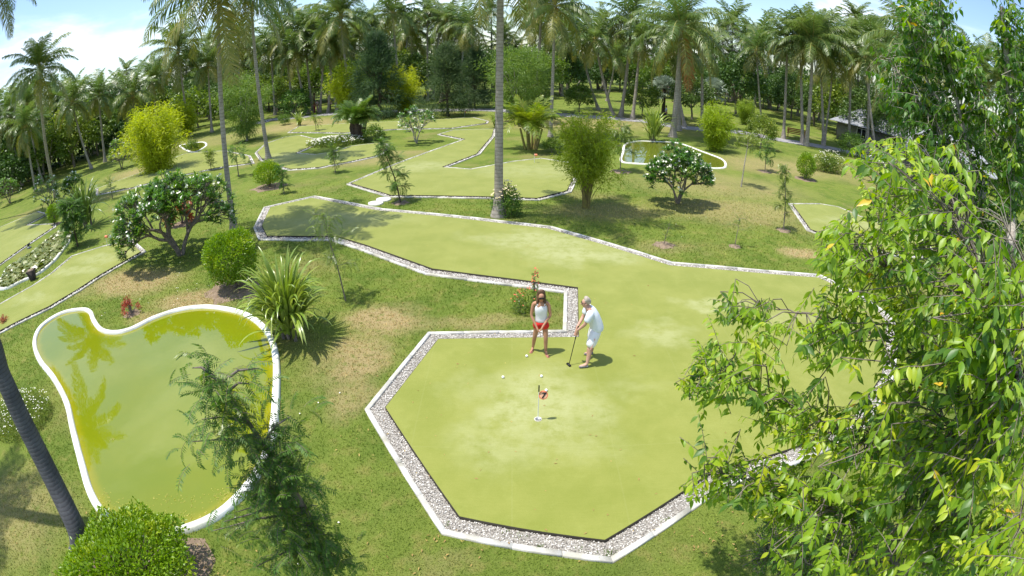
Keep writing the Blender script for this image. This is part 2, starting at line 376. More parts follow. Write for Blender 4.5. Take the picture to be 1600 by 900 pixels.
def catmull(pts, n=8, closed=True):
    out = []; m = len(pts)
    for i in range(m if closed else m - 1):
        p = [pts[(i + k - 1) % m] if closed else pts[min(max(i + k - 1, 0), m - 1)] for k in range(4)]
        for j in range(n):
            t = j / n
            out.append(p[1] * 1.0 + (p[2] - p[0]) * (.5 * t) + (p[0] * 2 - p[1] * 5 + p[2] * 4 - p[3]) * (.5 * t * t) + (p[1] * 3 - p[0] - p[2] * 3 + p[3]) * (.5 * t ** 3))
    if not closed: out.append(pts[-1])
    return out
def area(P): return sum(P[i].x * P[(i + 1) % len(P)].y - P[(i + 1) % len(P)].x * P[i].y for i in range(len(P))) / 2
def inset(P, d):
    """mitred inset of a counter-clockwise polygon"""
    n = len(P); out = []
    for i in range(n):
        a = (P[i] - P[i - 1]).to_2d().normalized(); b = (P[(i + 1) % n] - P[i]).to_2d().normalized()
        na, nb = Vector((-a.y, a.x)), Vector((-b.y, b.x)); m = na + nb
        if m.length < 1e-6: m = na
        m.normalize(); k = d / max(.35, m.dot(na)); out.append(Vector((P[i].x + m.x * k, P[i].y + m.y * k, P[i].z)))
    return out
def inside(px, py, P):
    r = np.zeros(len(px), bool); n = len(P)
    for i in range(n):
        x1, y1, x2, y2 = P[i].x, P[i].y, P[(i + 1) % n].x, P[(i + 1) % n].y
        c = ((y1 > py) != (y2 > py)); xi = (x2 - x1) * (py - y1) / ((y2 - y1) if y2 != y1 else 1e-9) + x1
        r ^= c & (px < xi)
    return r

# ------------------------------------------------------------------ the ground
def disc_sheet(name, r, z, mat, n=96):
    V = [(0, 30, z)] + [(r * math.cos(2 * math.pi * i / n), 30 + r * math.sin(2 * math.pi * i / n), z) for i in range(n)]
    return mesh_np(name, V, np.array([(0, 1 + i, 1 + (i + 1) % n) for i in range(n)]), mat)
ob('lawn', disc_sheet('lawn', 1400, 0, M['lawn']), kind='structure')

NOGRASS = []      # outlines where no grass grows
def poly(name, P, z, mats, sides_to=None, mi_side=0, parent=None, **k):
    """flat ngon sheet, with its own vertical edge when sides_to is given"""
    bm = bmesh.new(); vs_ = [bm.verts.new((p.x, p.y, z)) for p in P]; f = bm.faces.new(vs_)
    if f.normal.z < 0: f.normal_flip()
    bm.normal_update()
    bm.faces.ensure_lookup_table()
    if bm.faces[0].normal.z < 0: bmesh.ops.reverse_faces(bm, faces=bm.faces[:])
    if sides_to is not None:
        lo = [bm.verts.new((p.x, p.y, sides_to)) for p in P]
        for i in range(len(P)):
            j = (i + 1) % len(P); q = bm.faces.new((vs_[i], lo[i], lo[j], vs_[j])); q.material_index = mi_side
    bmesh.ops.triangulate(bm, faces=[x for x in bm.faces if len(x.verts) > 4])
    me = bpy.data.meshes.new(name); bm.to_mesh(me); bm.free()
    for m in (mats if isinstance(mats, list) else [mats]): me.materials.append(m)
    return ob(name, me, parent, **k)

rs0 = np.random.RandomState(5)
def pebbles(P_out, P_in, dens, size, z, seed, maxn=30000):
    rs = np.random.RandomState(seed)
    pts = []
    n = len(P_out)
    for i in range(n):
        j = (i + 1) % n
        a, b, c, d = P_out[i], P_out[j], P_in[j], P_in[i]
        ar = ((b - a).cross(d - a)).length / 2 + ((b - c).cross(d - c)).length / 2
        dist = ((a + b) / 2).length; dn = dens * min(1.0, (14 / max(dist, 6)) ** 1.6)
        k = int(ar * dn)
        if k <= 0: continue
        s, t = rs.rand(k, 1), rs.rand(k, 1)
        A, B, C_, D_ = (np.array(x) for x in (a, b, c, d))
        q = (A * (1 - s) + B * s) * (1 - t) + (D_ * (1 - s) + C_ * s) * t
        pts.append(np.hstack([q, np.full((k, 1), size * min(2.2, (max(dist, 10) / 11) ** .7))]))
    if not pts: return None
    Pt = np.concatenate(pts)[:maxn]; k = len(Pt)
    base = np.array([(1, 0, 0), (0, 1, 0), (-1, 0, 0), (0, -1, 0), (0, 0, .75), (0, 0, -.6)])
    F0 = np.array([(0, 1, 4), (1, 2, 4), (2, 3, 4), (3, 0, 4)])
    sc_ = Pt[:, 3:4, None] * (.6 + rs.rand(k, 1, 3) * .9)
    V = base[None] * sc_; an = rs.rand(k) * 6.28; ca, sa = np.cos(an)[:, None], np.sin(an)[:, None]
    tl = rs.normal(0, .35, (k, 1))
    X = V[..., 0] * ca - V[..., 1] * sa; Y = V[..., 0] * sa + V[..., 1] * ca; Z = V[..., 2] + X * tl
    V = np.stack([X + Pt[:, 0:1], Y + Pt[:, 1:2], Z + z + rs.rand(k, 1) * size * .9], 2).reshape(-1, 3)
    F = ((np.arange(k) * 6)[:, None, None] + F0[None]).reshape(-1, 3)
    return mesh_np('gravel', V, F, M['pebble'])

def kerb_run(Po, Pi, h, closed=True):
    """yields one mesh per kerbstone between outer and inner outlines"""
    n = len(Po)
    for i in range(n):
        j = (i + 1) % n
        a, b, c, d = Po[i], Po[j], Pi[j], Pi[i]
        ln = (b - a).length; k = max(1, int(round(ln / 1.0))) if ((a + b) / 2).length < 24 else max(1, int(round(ln / 3.0)))
        for s in range(k):
            e = .004 / max(ln, .01)
            t0, t1 = s / k + (e if s else 0), (s + 1) / k - (e if s < k - 1 else 0)
            q = [a.lerp(b, t0), a.lerp(b, t1), d.lerp(c, t1), d.lerp(c, t0)]
            dz = random.uniform(-.005, .005); cx = sum((x for x in q), Vector()) / 4
            g = Q(); V = [(p.x, p.y, 0) for p in q] + [(p.x, p.y, h + dz - .006) for p in q] + [(cx.x + (p.x - cx.x) * .985, cx.y + (p.y - cx.y) * .985, h + dz) for p in q]
            # slightly eased top edge
            for m_ in range(4):
                p = q[m_]; o_ = q[(m_ + 3) % 4] if m_ in (0,) else None
            ins = .008
            u = (q[3] - q[0]).normalized() * ins
            V[8] = (q[0].x + u.x, q[0].y + u.y, h + dz); V[9] = (q[1].x + u.x, q[1].y + u.y, h + dz)
            V[10] = (q[2].x - u.x, q[2].y - u.y, h + dz); V[11] = (q[3].x - u.x, q[3].y - u.y, h + dz)
            F = [(0, 1, 5, 4), (1, 2, 6, 5), (2, 3, 7, 6), (3, 0, 4, 7), (4, 5, 9, 8), (5, 6, 10, 9), (6, 7, 11, 10), (7, 4, 8, 11), (8, 9, 10, 11)]
            g.add(V, F); yield g.mesh('kerbstone', M['kerb'])
TH = .075
def green(px, label, kerb=.10, grav=.29, dens=1500, psize=.014, hole=None):
    P = [G(*p) for p in px]
    if area(P) < 0: P.reverse()
    if dens < 600: kerb, grav = .07, .16
    P1 = inset(P, kerb); P2 = inset(P, kerb + grav)
    root = thing('putting_green', label, 'putting green')
    NOGRASS.append(P)
    poly('gravel_bed', P, .006, M['bed'], parent=root)
    g = pebbles(P1, P2, dens, psize, .012, len(px) * 7)
    if g: ob('gravel', g, root, kind='stuff')
    for me in kerb_run(P, P1, .055): ob('kerbstone', me, root)
    # the turf lies on a low platform edged with a dark board
    T = inset(P2, .012)
    poly('turf', T, TH, [M['turf']], sides_to=None, parent=root)
    bq = Q(); n = len(P2)
    V = [(p.x, p.y, z) for p in P2 for z in (.0, TH - .004)] ; F = [(2 * i, 2 * ((i + 1) % n), 2 * ((i + 1) % n) + 1, 2 * i + 1) for i in range(n)]
    V2 = V + [(p.x, p.y, TH - .004) for p in T]; F2 = F + [(2 * i + 1, 2 * ((i + 1) % n) + 1, 2 * n + (i + 1) % n, 2 * n + i) for i in range(n)]
    # small riser between board top and turf
    bq.add(V2, F2); ob('edging_board', bq.mesh('edging_board', M['board']), root)
    Vr = [(p.x, p.y, TH - .004) for p in T] + [(p.x, p.y, TH) for p in T]
    rq = Q(); rq.add(Vr, [(i, (i + 1) % n, n + (i + 1) % n, n + i) for i in range(n)]); ob('turf_edge', rq.mesh('turf_edge', M['turf']), root)
    return root

green([(570, 642), (690, 836), (800, 859), (957, 881), (1130, 764), (1250, 725), (1345, 680), (1396, 600), (1402, 545), (1398, 505), (1385, 490), (1355, 468), (1318, 448), (1280, 430), (1200, 424), (1050, 411),
       (950, 380), (862, 355), (800, 348), (705, 337), (598, 327), (492, 307), (412, 325), (396, 357), (404, 376), (470, 377), (517, 377), (560, 391), (664, 430), (730, 439), (800, 448), (881, 459), (879, 518), (780, 519), (669, 521)],
      'large putting green with two players and flag 7, ringed by white kerb and gravel')
green([(541, 289), (606, 309), (765, 311.5), (842, 314), (893, 301), (907, 270), (897, 256), (845, 248), (800, 253), (735, 265), (699, 262), (750, 242), (763, 226), (773, 214), (776, 202), (706, 204), (683, 211), (722, 219), (702, 226), (617, 257)],
      'second putting green behind the big one, notched by a grass wedge near a tall trunk', dens=500, psize=.02)
green([(449, 208), (537, 209), (620, 203), (706, 201.5), (762, 193.5), (764, 190), (740, 184), (655, 189), (600, 191), (530, 194), (466, 198)], 'long narrow putting green just in front of the far path', dens=200, psize=.03)
green([(466, 240), (495, 227), (494, 218), (471, 212), (443, 215), (413, 226), (398, 240), (405, 250), (420, 258), (450, 267), (498, 264), (550, 254), (592, 245), (604, 238), (608, 226), (590, 224), (548, 229), (520, 238), (494, 242)],
      'putting green with a pointed grass bay behind the round bush around a palm', dens=300, psize=.025)
green([(150, 306), (207, 295), (262, 280), (345, 263), (398, 256), (392, 244), (352, 236), (290, 240), (215, 272), (150, 296)], 'slim putting green running behind the large white-flowered frangipani', dens=250, psize=.025)
green([(-60, 437), (0, 416), (88, 355), (87, 350), (44, 352), (76, 335), (60, 331), (0, 356), (-60, 372)], 'putting green above the lily pond, cut by a small grass triangle', dens=250, psize=.025)
green([(207, 375), (229, 394), (160, 433), (125, 456), (80, 483), (32, 506), (-10, 528), (-60, 552), (-60, 505), (0, 476), (50, 448), (80, 428), (112, 401), (160, 386)], 'plain putting green between the lily pond and the big pond', dens=500, psize=.02)
green([(1231, 319), (1260, 361), (1300, 374), (1345, 388), (1400, 402), (1470, 405), (1440, 372), (1347, 340), (1310, 324), (1280, 319)], 'small putting green partly hidden by the leaning leafy tree', dens=500, psize=.02)

# ------------------------------------------------------------------ ponds
def water_mat(name, deep, shallow, band):
    m, t = new_mat(name); a = nd(t, 'ShaderNodeAttribute', attribute_name='depth'); g = nd(t, 'ShaderNodeNewGeometry')
    nf = noise_fac(t, g.outputs['Position'], 2.5, .2, .8, 4); n0 = nd(t, 'ShaderNodeMath', operation='MULTIPLY_ADD'); n0.inputs[1].default_value = .5; n0.inputs[2].default_value = .75; t.links.new(nf, n0.inputs[0])
    dv = nd(t, 'ShaderNodeMath', operation='MULTIPLY'); t.links.new(a.outputs['Fac'], dv.inputs[0]); t.links.new(n0.outputs[0], dv.inputs[1])
    mr = nd(t, 'ShaderNodeMapRange', {'From Min': 0, 'From Max': band}, interpolation_type='SMOOTHSTEP'); t.links.new(dv.outputs[0], mr.inputs['Value'])
    c = mixc(t, mr.outputs[0], shallow, deep)
    c = mixc(t, noise_fac(t, g.outputs['Position'], .6, .35, .7), c, mixc(t, 1, c, (.9, .96, .9), 'MULTIPLY'))
    p = nd(t, 'ShaderNodeBsdfPrincipled', {'Roughness': .02, 'IOR': 1.5, 'Specular IOR Level': .7}); t.links.new(c, p.inputs['Base Color'])
    n = nd(t, 'ShaderNodeTexNoise', {'Scale': 2.2, 'Detail': 2}); t.links.new(g.outputs['Position'], n.inputs['Vector'])
    b = nd(t, 'ShaderNodeBump', {'Strength': .08, 'Distance': .02}); t.links.new(n.outputs[0], b.inputs['Height']); t.links.new(b.outputs[0], p.inputs['Normal'])
    finish(t, p.outputs[0]); return m
def pond(px, label, rimw, rimh, wm, n=7, zw=.03):
    P = catmull([G(*p) for p in px], n)
    if area(P) < 0: P.reverse()
    NOGRASS.append(P)
    root = thing('pond', label, 'pond')
    prof = [(-.015, 0), (0, rimh * .75), (.03, rimh), (rimw - .03, rimh), (rimw, rimh * .8), (rimw + .015, zw - .02)]
    rings = [[(q.x, q.y, z) for q in inset(P, o)] for o, z in prof]; m = len(P)
    q_ = Q(); V = [v for r_ in rings for v in r_]
    q_.add(V, [(k * m + i, k * m + (i + 1) % m, (k + 1) * m + (i + 1) % m, (k + 1) * m + i) for k in range(len(prof) - 1) for i in range(m)])
    ob('rim', q_.mesh('rim', M['rim'], True), root)
    # water: sheet with distance-to-rim stored per corner
    W = inset(P, rimw); bm = bmesh.new(); bm.faces.new([bm.verts.new((a.x, a.y, zw)) for a in W])
    bm.normal_update()
    bm.faces.ensure_lookup_table()
    if bm.faces[0].normal.z < 0: bmesh.ops.reverse_faces(bm, faces=bm.faces[:])
    xs = [a.x for a in W]; ys = [a.y for a in W]; st = max((max(xs) - min(xs)), (max(ys) - min(ys))) / 46
    for ax, lo, hi in ((0, min(xs), max(xs)), (1, min(ys), max(ys))):
        c = lo + st / 2
        while c < hi:
            no = (1, 0, 0) if ax == 0 else (0, 1, 0); co_ = (c, 0, 0) if ax == 0 else (0, c, 0)
            bmesh.ops.bisect_plane(bm, geom=bm.verts[:] + bm.edges[:] + bm.faces[:], plane_co=co_, plane_no=no); c += st
    bmesh.ops.triangulate(bm, faces=bm.faces[:])
    me = bpy.data.meshes.new('water'); bm.to_mesh(me); bm.free(); me.materials.append(wm)
    co_ = np.array([v.co[:2] for v in me.vertices]); A = np.array([(a.x, a.y) for a in W]); B = np.roll(A, -1, 0)
    d = np.full(len(co_), 9e9)
    for a, b in zip(A, B):
        ab = b - a; tt = np.clip(((co_ - a) @ ab) / (ab @ ab + 1e-12), 0, 1); d = np.minimum(d, np.linalg.norm(co_ - (a + tt[:, None] * ab), axis=1))
    at_ = me.attributes.new('depth', 'FLOAT', 'POINT'); at_.data.foreach_set('value', d.astype(np.float32))
    ob('water', me, root)
    return root, W
WM = water_mat('pond_water', (.168, .198, .006), (.25, .235, .008), .3)
WM2 = water_mat('far_pond_water', (.13, .15, .018), (.17, .18, .02), .5)
MAINPOND, WP = pond([(52, 541), (58, 519), (76, 502), (101, 489), (130, 484), (144, 488), (150, 501), (161, 515), (180, 520), (205, 515), (240, 498), (280, 485), (320, 480), (360, 484), (392, 494), (416, 512), (430, 534), (437, 570),
      (437, 620), (434, 665), (424, 709), (402, 752), (366, 794), (328, 820), (281, 837), (240, 842), (195, 832), (158, 806), (138, 774), (125, 730), (111, 675), (101, 632), (82, 595), (60, 566)],
     'large kidney-shaped pond of yellow-green water with a white rim', .155, .11, WM)
LP, LW = pond([(112, 362), (95, 361), (70, 380), (42, 402), (12, 420), (2, 436), (-4, 452), (12, 452), (36, 441), (60, 430), (84, 411), (100, 392), (113, 372)], 'narrow pond choked with lily pads beside the left green', .16, .12, WM2, 6)
pond([(972, 238), (976, 226), (995, 221), (1020, 221.5), (1060, 224), (1100, 238), (1130, 250), (1135, 261), (1122, 264), (1085, 262), (1040, 259), (1000, 257), (970, 253)], 'far round pond behind the white-flowered frangipani', .15, .07, WM2, 6)
pond([(292, 236), (280, 228), (300, 224), (318, 222), (324, 226), (318, 232), (304, 238)], 'tiny pale-rimmed pond beyond the yellow bamboo', .2, .06, WM2, 5)

# lily pads: the pond is full of them, no one could count them
rs = np.random.RandomState(3); q_ = Q(); xs = [a.x for a in LW]; ys = [a.y for a in LW]
X = rs.uniform(min(xs), max(xs), 9000); Y = rs.uniform(min(ys), max(ys), 9000); k = inside(X, Y, LW); X, Y = X[k], Y[k]
for x, y in zip(X, Y):
    r = rs.uniform(.07, .2); a0 = rs.rand() * 6; tl = rs.normal(0, .25, 2); z0 = .04 + rs.rand() * .12
    q_.add([(x, y, z0)] + [(x + r * math.cos(a0 + i * 1.05), y + r * math.sin(a0 + i * 1.05), z0 + r * (tl[0] * math.cos(i * 1.05) + tl[1] * math.sin(i * 1.05))) for i in range(6)], [(0, 1 + i, 2 + i) for i in range(5)])
M['lily'] = leaf_mat('lily_pad', [(.10, .14, .02), (.17, .20, .035), (.36, .36, .14)], .15, .35, .6, 1)
lily = ob('lily_pads', q_.mesh('lily_pads', M['lily']), kind='stuff', label='mass of pale green lily pads filling the narrow pond', cat='lily pads')

# reeds and scum at the near end of the big pond
rs = np.random.RandomState(9); pts = []
for (u, v, du, dv, n_) in ((200, 795, 30, 12, 90), (240, 815, 36, 9, 160), (300, 808, 26, 10, 60), (345, 775, 16, 12, 60), (165, 775, 10, 10, 30), (175, 688, 3, 2, 6), (275, 780, 40, 8, 50)):
    for i in range(n_):
        p = G(u + rs.normal(0, du * .6), v + rs.normal(0, dv * .6), .03)
        pts.append(p)
pts = [p for p in pts if inside(np.array([p.x]), np.array([p.y]), inset(WP, .03))[0]]
P_ = np.array([tuple(p) for p in pts]); P_[:, 2] = .034
D_ = rdir(rs, len(P_)); D_[:, 2] = np.abs(D_[:, 2]) * .3
V, F = leaves(P_, D_, np.tile([0, 0, 1.0], (len(P_), 1)) + rs.normal(0, .3, (len(P_), 3)), rs.uniform(.02, .06, len(P_)), rs.uniform(.008, .018, len(P_)), droop=0)
M['scum'] = leaf_mat('pond_weed', [(.36, .36, .05), (.45, .40, .10), (.30, .34, .04)], .1, .6, .3)
V[:, 2] = np.maximum(V[:, 2], .034)
ob('floating_pondweed', mesh_np('floating_pondweed', V, F, M['scum']), kind='stuff', label='scattered bits of pale weed floating at the near end of the big pond', cat='pondweed')

# ------------------------------------------------------------------ far path with its low edge
def ribbon(pts, wd):
    C_ = catmull(pts, 6, False); Lf, Rt = [], []
    for i, p in enumerate(C_):
        d = (C_[min(i + 1, len(C_) - 1)] - C_[max(i - 1, 0)]).normalized(); s = Vector((-d.y, d.x, 0)) * wd / 2
        Lf.append(p + s); Rt.append(p - s)
    return Lf, Rt
PATH = [G(u, v) for u, v in ((398, 194), (425, 187), (470, 183), (520, 178), (570, 176), (640, 173), (700, 172), (770, 172), (830, 176), (900, 181), (960, 185), (1020, 191), (1060, 198), (1110, 203), (1160, 207), (1210, 217), (1260, 225), (1310, 234), (1360, 247), (1400, 262), (1440, 280), (1480, 300))]
Lf, Rt = ribbon(PATH, 2.6); q_ = Q(); n = len(Lf)
q_.add([(p.x, p.y, .02) for p in Lf] + [(p.x, p.y, .02) for p in Rt], [(i, i + 1, n + i + 1, n + i) for i in range(n - 1)])
ob('path', q_.mesh('path', M['path']), kind='structure')
pk = thing('path_kerb', 'low grey kerb following the near side of the far path', 'kerb')
for i in range(n - 1):
    a, b = Rt[i], Rt[i + 1]; d = (b - a).normalized(); s = Vector((d.y, -d.x, 0)) * .12
    g = Q(); V = [tuple(x) for x in (a, b, b + s, a + s)] + [(x.x, x.y, .06) for x in (a, b, b + s, a + s)]
    g.add(V, [(0, 1, 5, 4), (1, 2, 6, 5), (2, 3, 7, 6), (3, 0, 4, 7), (4, 5, 6, 7)]); ob('kerbstone', g.mesh('kerbstone', M['path']), pk)

# stepping stones
for (u, v, lab) in ((587, 318.5, 'oval white stepping stone nearer the big green'), (599.5, 312.5, 'oval white stepping stone nearer the second green')):
    c = G(u, v); rs = np.random.RandomState(int(u)); m = 20; q_ = Q(); V = []
    for (k, z) in ((1.0, 0), (.99, .05), (.94, .065)):
        for i in range(m):
            a = 2 * math.pi * i / m; r_ = 1 + .06 * math.sin(2 * a + u) + .03 * math.sin(5 * a)
            V.append((.36 * k * r_ * math.cos(a), .34 * k * r_ * math.sin(a), z))
    q_.add(V, [(j * m + i, j * m + (i + 1) % m, (j + 1) * m + (i + 1) % m, (j + 1) * m + i) for j in range(2) for i in range(m)])
    q_.add(V[-m:] + [(0, 0, .068)], [(i, (i + 1) % m, m) for i in range(m)])
    ob('stepping_stone', q_.mesh('stepping_stone', M['stone']), None, c, label=lab, cat='stepping stone', group='stepping stones between the greens')

# ------------------------------------------------------------------ grass blades on the near lawn
def grass():
    rs = np.random.RandomState(11); N_ = 900000
    d = .3 + 30 * rs.rand(N_) ** 1.15; az = R(-180) + R(360) * rs.rand(N_)
    x, y = d * np.sin(az), d * np.cos(az); keep = rs.rand(N_) < np.clip((31 - d) / 14, 0, 1) ; keep &= (np.abs(az) < R(64)) | (d < 12)
    for P in NOGRASS: keep &= ~inside(x, y, P)
    x, y, d = x[keep], y[keep], d[keep]; x, y, d = x[:400000], y[:400000], d[:400000]; n_ = len(x)
    h = (.020 + .022 * rs.rand(n_)) * (1 + d / 22); wd = .0045 * (1 + d / 7) * (.7 + .6 * rs.rand(n_))
    an = rs.rand(n_) * 6.28; lx, ly = rs.normal(0, .6, n_) * h, rs.normal(0, .6, n_) * h
    V = np.zeros((n_, 3, 3)); V[:, :, 0] = x[:, None]; V[:, :, 1] = y[:, None]
    V[:, 0, 0] += np.cos(an) * wd; V[:, 0, 1] += np.sin(an) * wd; V[:, 1, 0] -= np.cos(an) * wd; V[:, 1, 1] -= np.sin(an) * wd
    V[:, 2, 0] += lx; V[:, 2, 1] += ly; V[:, 2, 2] = h; V[:, :2, 2] = -.002
    F = np.arange(n_ * 3).reshape(-1, 3)
    return mesh_np('grass', V.reshape(-1, 3), F, M['blade'])
ob('grass', grass(), kind='stuff', label='short mown grass blades covering the near lawn', cat='grass')

# little weeds that grow in the gravel
rs = np.random.RandomState(4); P_ = []; D_ = []
for (u, v, n_) in ((951, 866, 60), (930, 872, 26), (842, 858, 30), (812, 838, 16), (790, 836, 10), (1040, 812, 22), (903, 857, 10), (884, 518, 22), (700, 820, 12)):
    c = G(u, v, .01)
    for i in range(n_):
        P_.append((c.x + rs.normal(0, .05), c.y + rs.normal(0, .04), .012)); D_.append((rs.normal(0, .6), rs.normal(0, .6), 1))
V, F = leaves(np.array(P_), np.array(D_), np.tile([0, -1.0, .3], (len(P_), 1)), rs.uniform(.03, .08, len(P_)), .012)
ob('gravel_weeds', mesh_np('gravel_weeds', V, F, M['forest']), kind='stuff', label='small green weeds sprouting in the gravel strip', cat='weeds')

# ------------------------------------------------------------------ palms
def frond_mesh(name, L=1.0, a0=60, a1=-20, nl=20, seed=0, wide=.03, hang=.8, mat='frond', llen=.23, seg2=True):
    rs = np.random.RandomState(seed); q = Q(); n = 12
    P = [np.array((0, 0, 0.))]; T = []
    for i in range(n):
        a = R(a0 + (a1 - a0) * ((i / (n - 1)) ** 1.15)); T.append(np.array((math.cos(a), 0, math.sin(a)))); P.append(P[-1] + T[-1] * L / n)
    T.append(T[-1]); P = np.array(P); T = np.array(T)
    q.tube(P[::2] if len(P) % 2 else P[::2], list(np.linspace(.012, .003, len(P[::2])) * L), 4, 1)
    t = np.linspace(.14, 1.0, nl); V, F = [], []
    for side in (-1, 1):
        for k in range(nl):
            tt = t[k] + rs.normal(0, .006); tt = min(1, tt); x = tt * n; i = min(int(x), n - 1); p = P[i] + (P[i + 1] - P[i]) * (x - i); tg = T[i]
            ll = llen * L * (math.sin(math.pi * min(1, (tt * .9 + .08))) ** .6 + .12) * rs.uniform(.85, 1.1)
            up = np.array((-tg[2], 0, tg[0]))
            d1 = np.array((0, side * 1.0, 0)) * .85 + tg * (.5 + .5 * tt) + up * (.22 - hang * .3) + rs.normal(0, .09, 3)
            d1 /= np.linalg.norm(d1); d2 = d1 * .7 + np.array((0, 0, -1)) * hang * rs.uniform(.7, 1.3); d2 /= np.linalg.norm(d2)
            w_ = tg * wide * L * .5 * rs.uniform(.8, 1.2)
            m_ = p + d1 * ll * .5; e = m_ + d2 * ll * .55
            b = len(V); V += [p - w_ * .6, p + w_ * .6, m_ + w_, m_ - w_, e]
            F.append((b, b + 1, b + 2, b + 3)); F.append((b + 3, b + 2, b + 4, b + 4))
    V = np.array(V); Fq = np.array([f for f in F if f[3] != f[2]]); Ft = np.array([f[:3] for f in F if f[3] == f[2]])
    k = q.n; q.V.append(V); q.F4.append(Fq + k); q.m4 += [0] * len(Fq); q.F3.append(Ft + k); q.m3 += [0] * len(Ft); q.n += len(V)
    return q.mesh(name, [M[mat], M['rachis']])
FR = {}
def fronds_near():
    if 'n' not in FR:
        FR['n'] = [frond_mesh('frond', 1, a0, a1, 50, 10 + i, .0185, hg, mt) for i, (a0, a1, hg, mt) in enumerate(
            [(82, 45, .35, 'frond'), (65, 5, .6, 'frond'), (48, -25, .8, 'frond'), (25, -50, .95, 'frond'), (5, -68, 1.0, 'frond'), (-30, -82, 1.0, 'frond_low'), (-62, -88, .8, 'frond_low'), (-80, -90, .5, 'frond_dead')])]
    return FR['n']
def crown_far(k):
    """joined crown, five variants shared by the palms at a distance"""
    if ('f', k) not in FR:
        rs = np.random.RandomState(100 + k); n_ = 25 + (k % 3) * 3
        gv, g4, g3, m4, m3 = [], [], [], [], []; off = 0
        for i in range(n_):
            f = (i + .5) / n_; a0 = 86 - 128 * f + rs.normal(0, 9); a1 = max(-86, a0 - (34 if f < .35 else 54) - rs.uniform(0, 32)); mt = 'frond' if f < .76 else 'frond_low'
            if f > .95 and k == 1: mt = 'frond_dead'
            me = frond_mesh('tmp', rs.uniform(.85, 1.08) * (1 - .12 * f), a0, a1, 25, 1000 + k * 50 + i, .034, .4 + .6 * f, mt, .26)
            v = np.zeros(len(me.vertices) * 3, np.float32); me.vertices.foreach_get('co', v); v = v.reshape(-1, 3)
            az = i * 2.399 + rs.normal(0, .25); c, s = math.cos(az), math.sin(az); tw = rs.normal(0, .12)
            y = v[:, 1] * math.cos(tw) - v[:, 2] * math.sin(tw) * .3; x = v[:, 0]; v2 = np.stack([x * c - y * s, x * s + y * c, v[:, 2]], 1)
            mi0 = {'frond': 0, 'frond_low': 1, 'frond_dead': 2}[mt]
            for p in me.polygons:
                vv = [q + off for q in p.vertices]; mi = 3 if p.material_index == 1 else mi0
                (g4 if len(vv) == 4 else g3).append(vv); (m4 if len(vv) == 4 else m3).append(mi)
            gv.append(v2); off += len(v2); bpy.data.meshes.remove(me)
        FR[('f', k)] = mesh_np('crown', np.concatenate(gv), [np.array(g4), np.array(g3)], [M['frond'], M['frond_low'], M['frond_dead'], M['rachis']], m4 + m3)
    return FR[('f', k)]
def nut_mesh():
    if 'nut' not in FR:
        q = Q(); rs = np.random.RandomState(2)
        for i in range(9):
            a = rs.rand() * 6.28; c = Vector((.2 * math.cos(a), .2 * math.sin(a), -.1 - rs.rand() * .25)); r = .105
            for j in range(1):
                V = []; 
                for (z, k) in ((-1, .05), (-.6, .75), (0, 1), (.6, .75), (1, .05)):
                    V += [(c.x + r * k * math.cos(t * 1.0472), c.y + r * k * math.sin(t * 1.0472), c.z + z * r * 1.25) for t in range(6)]
                q.add(V, [(u * 6 + t, u * 6 + (t + 1) % 6, (u + 1) * 6 + (t + 1) % 6, (u + 1) * 6 + t) for u in range(4) for t in range(6)])
        M['nut'] = solid('coconut', (.30, .26, .05), .5, (.38, .20, .06), 3)
        FR['nut'] = q.mesh('coconut_cluster', M['nut'], True)
    return FR['nut']
NP = [0]
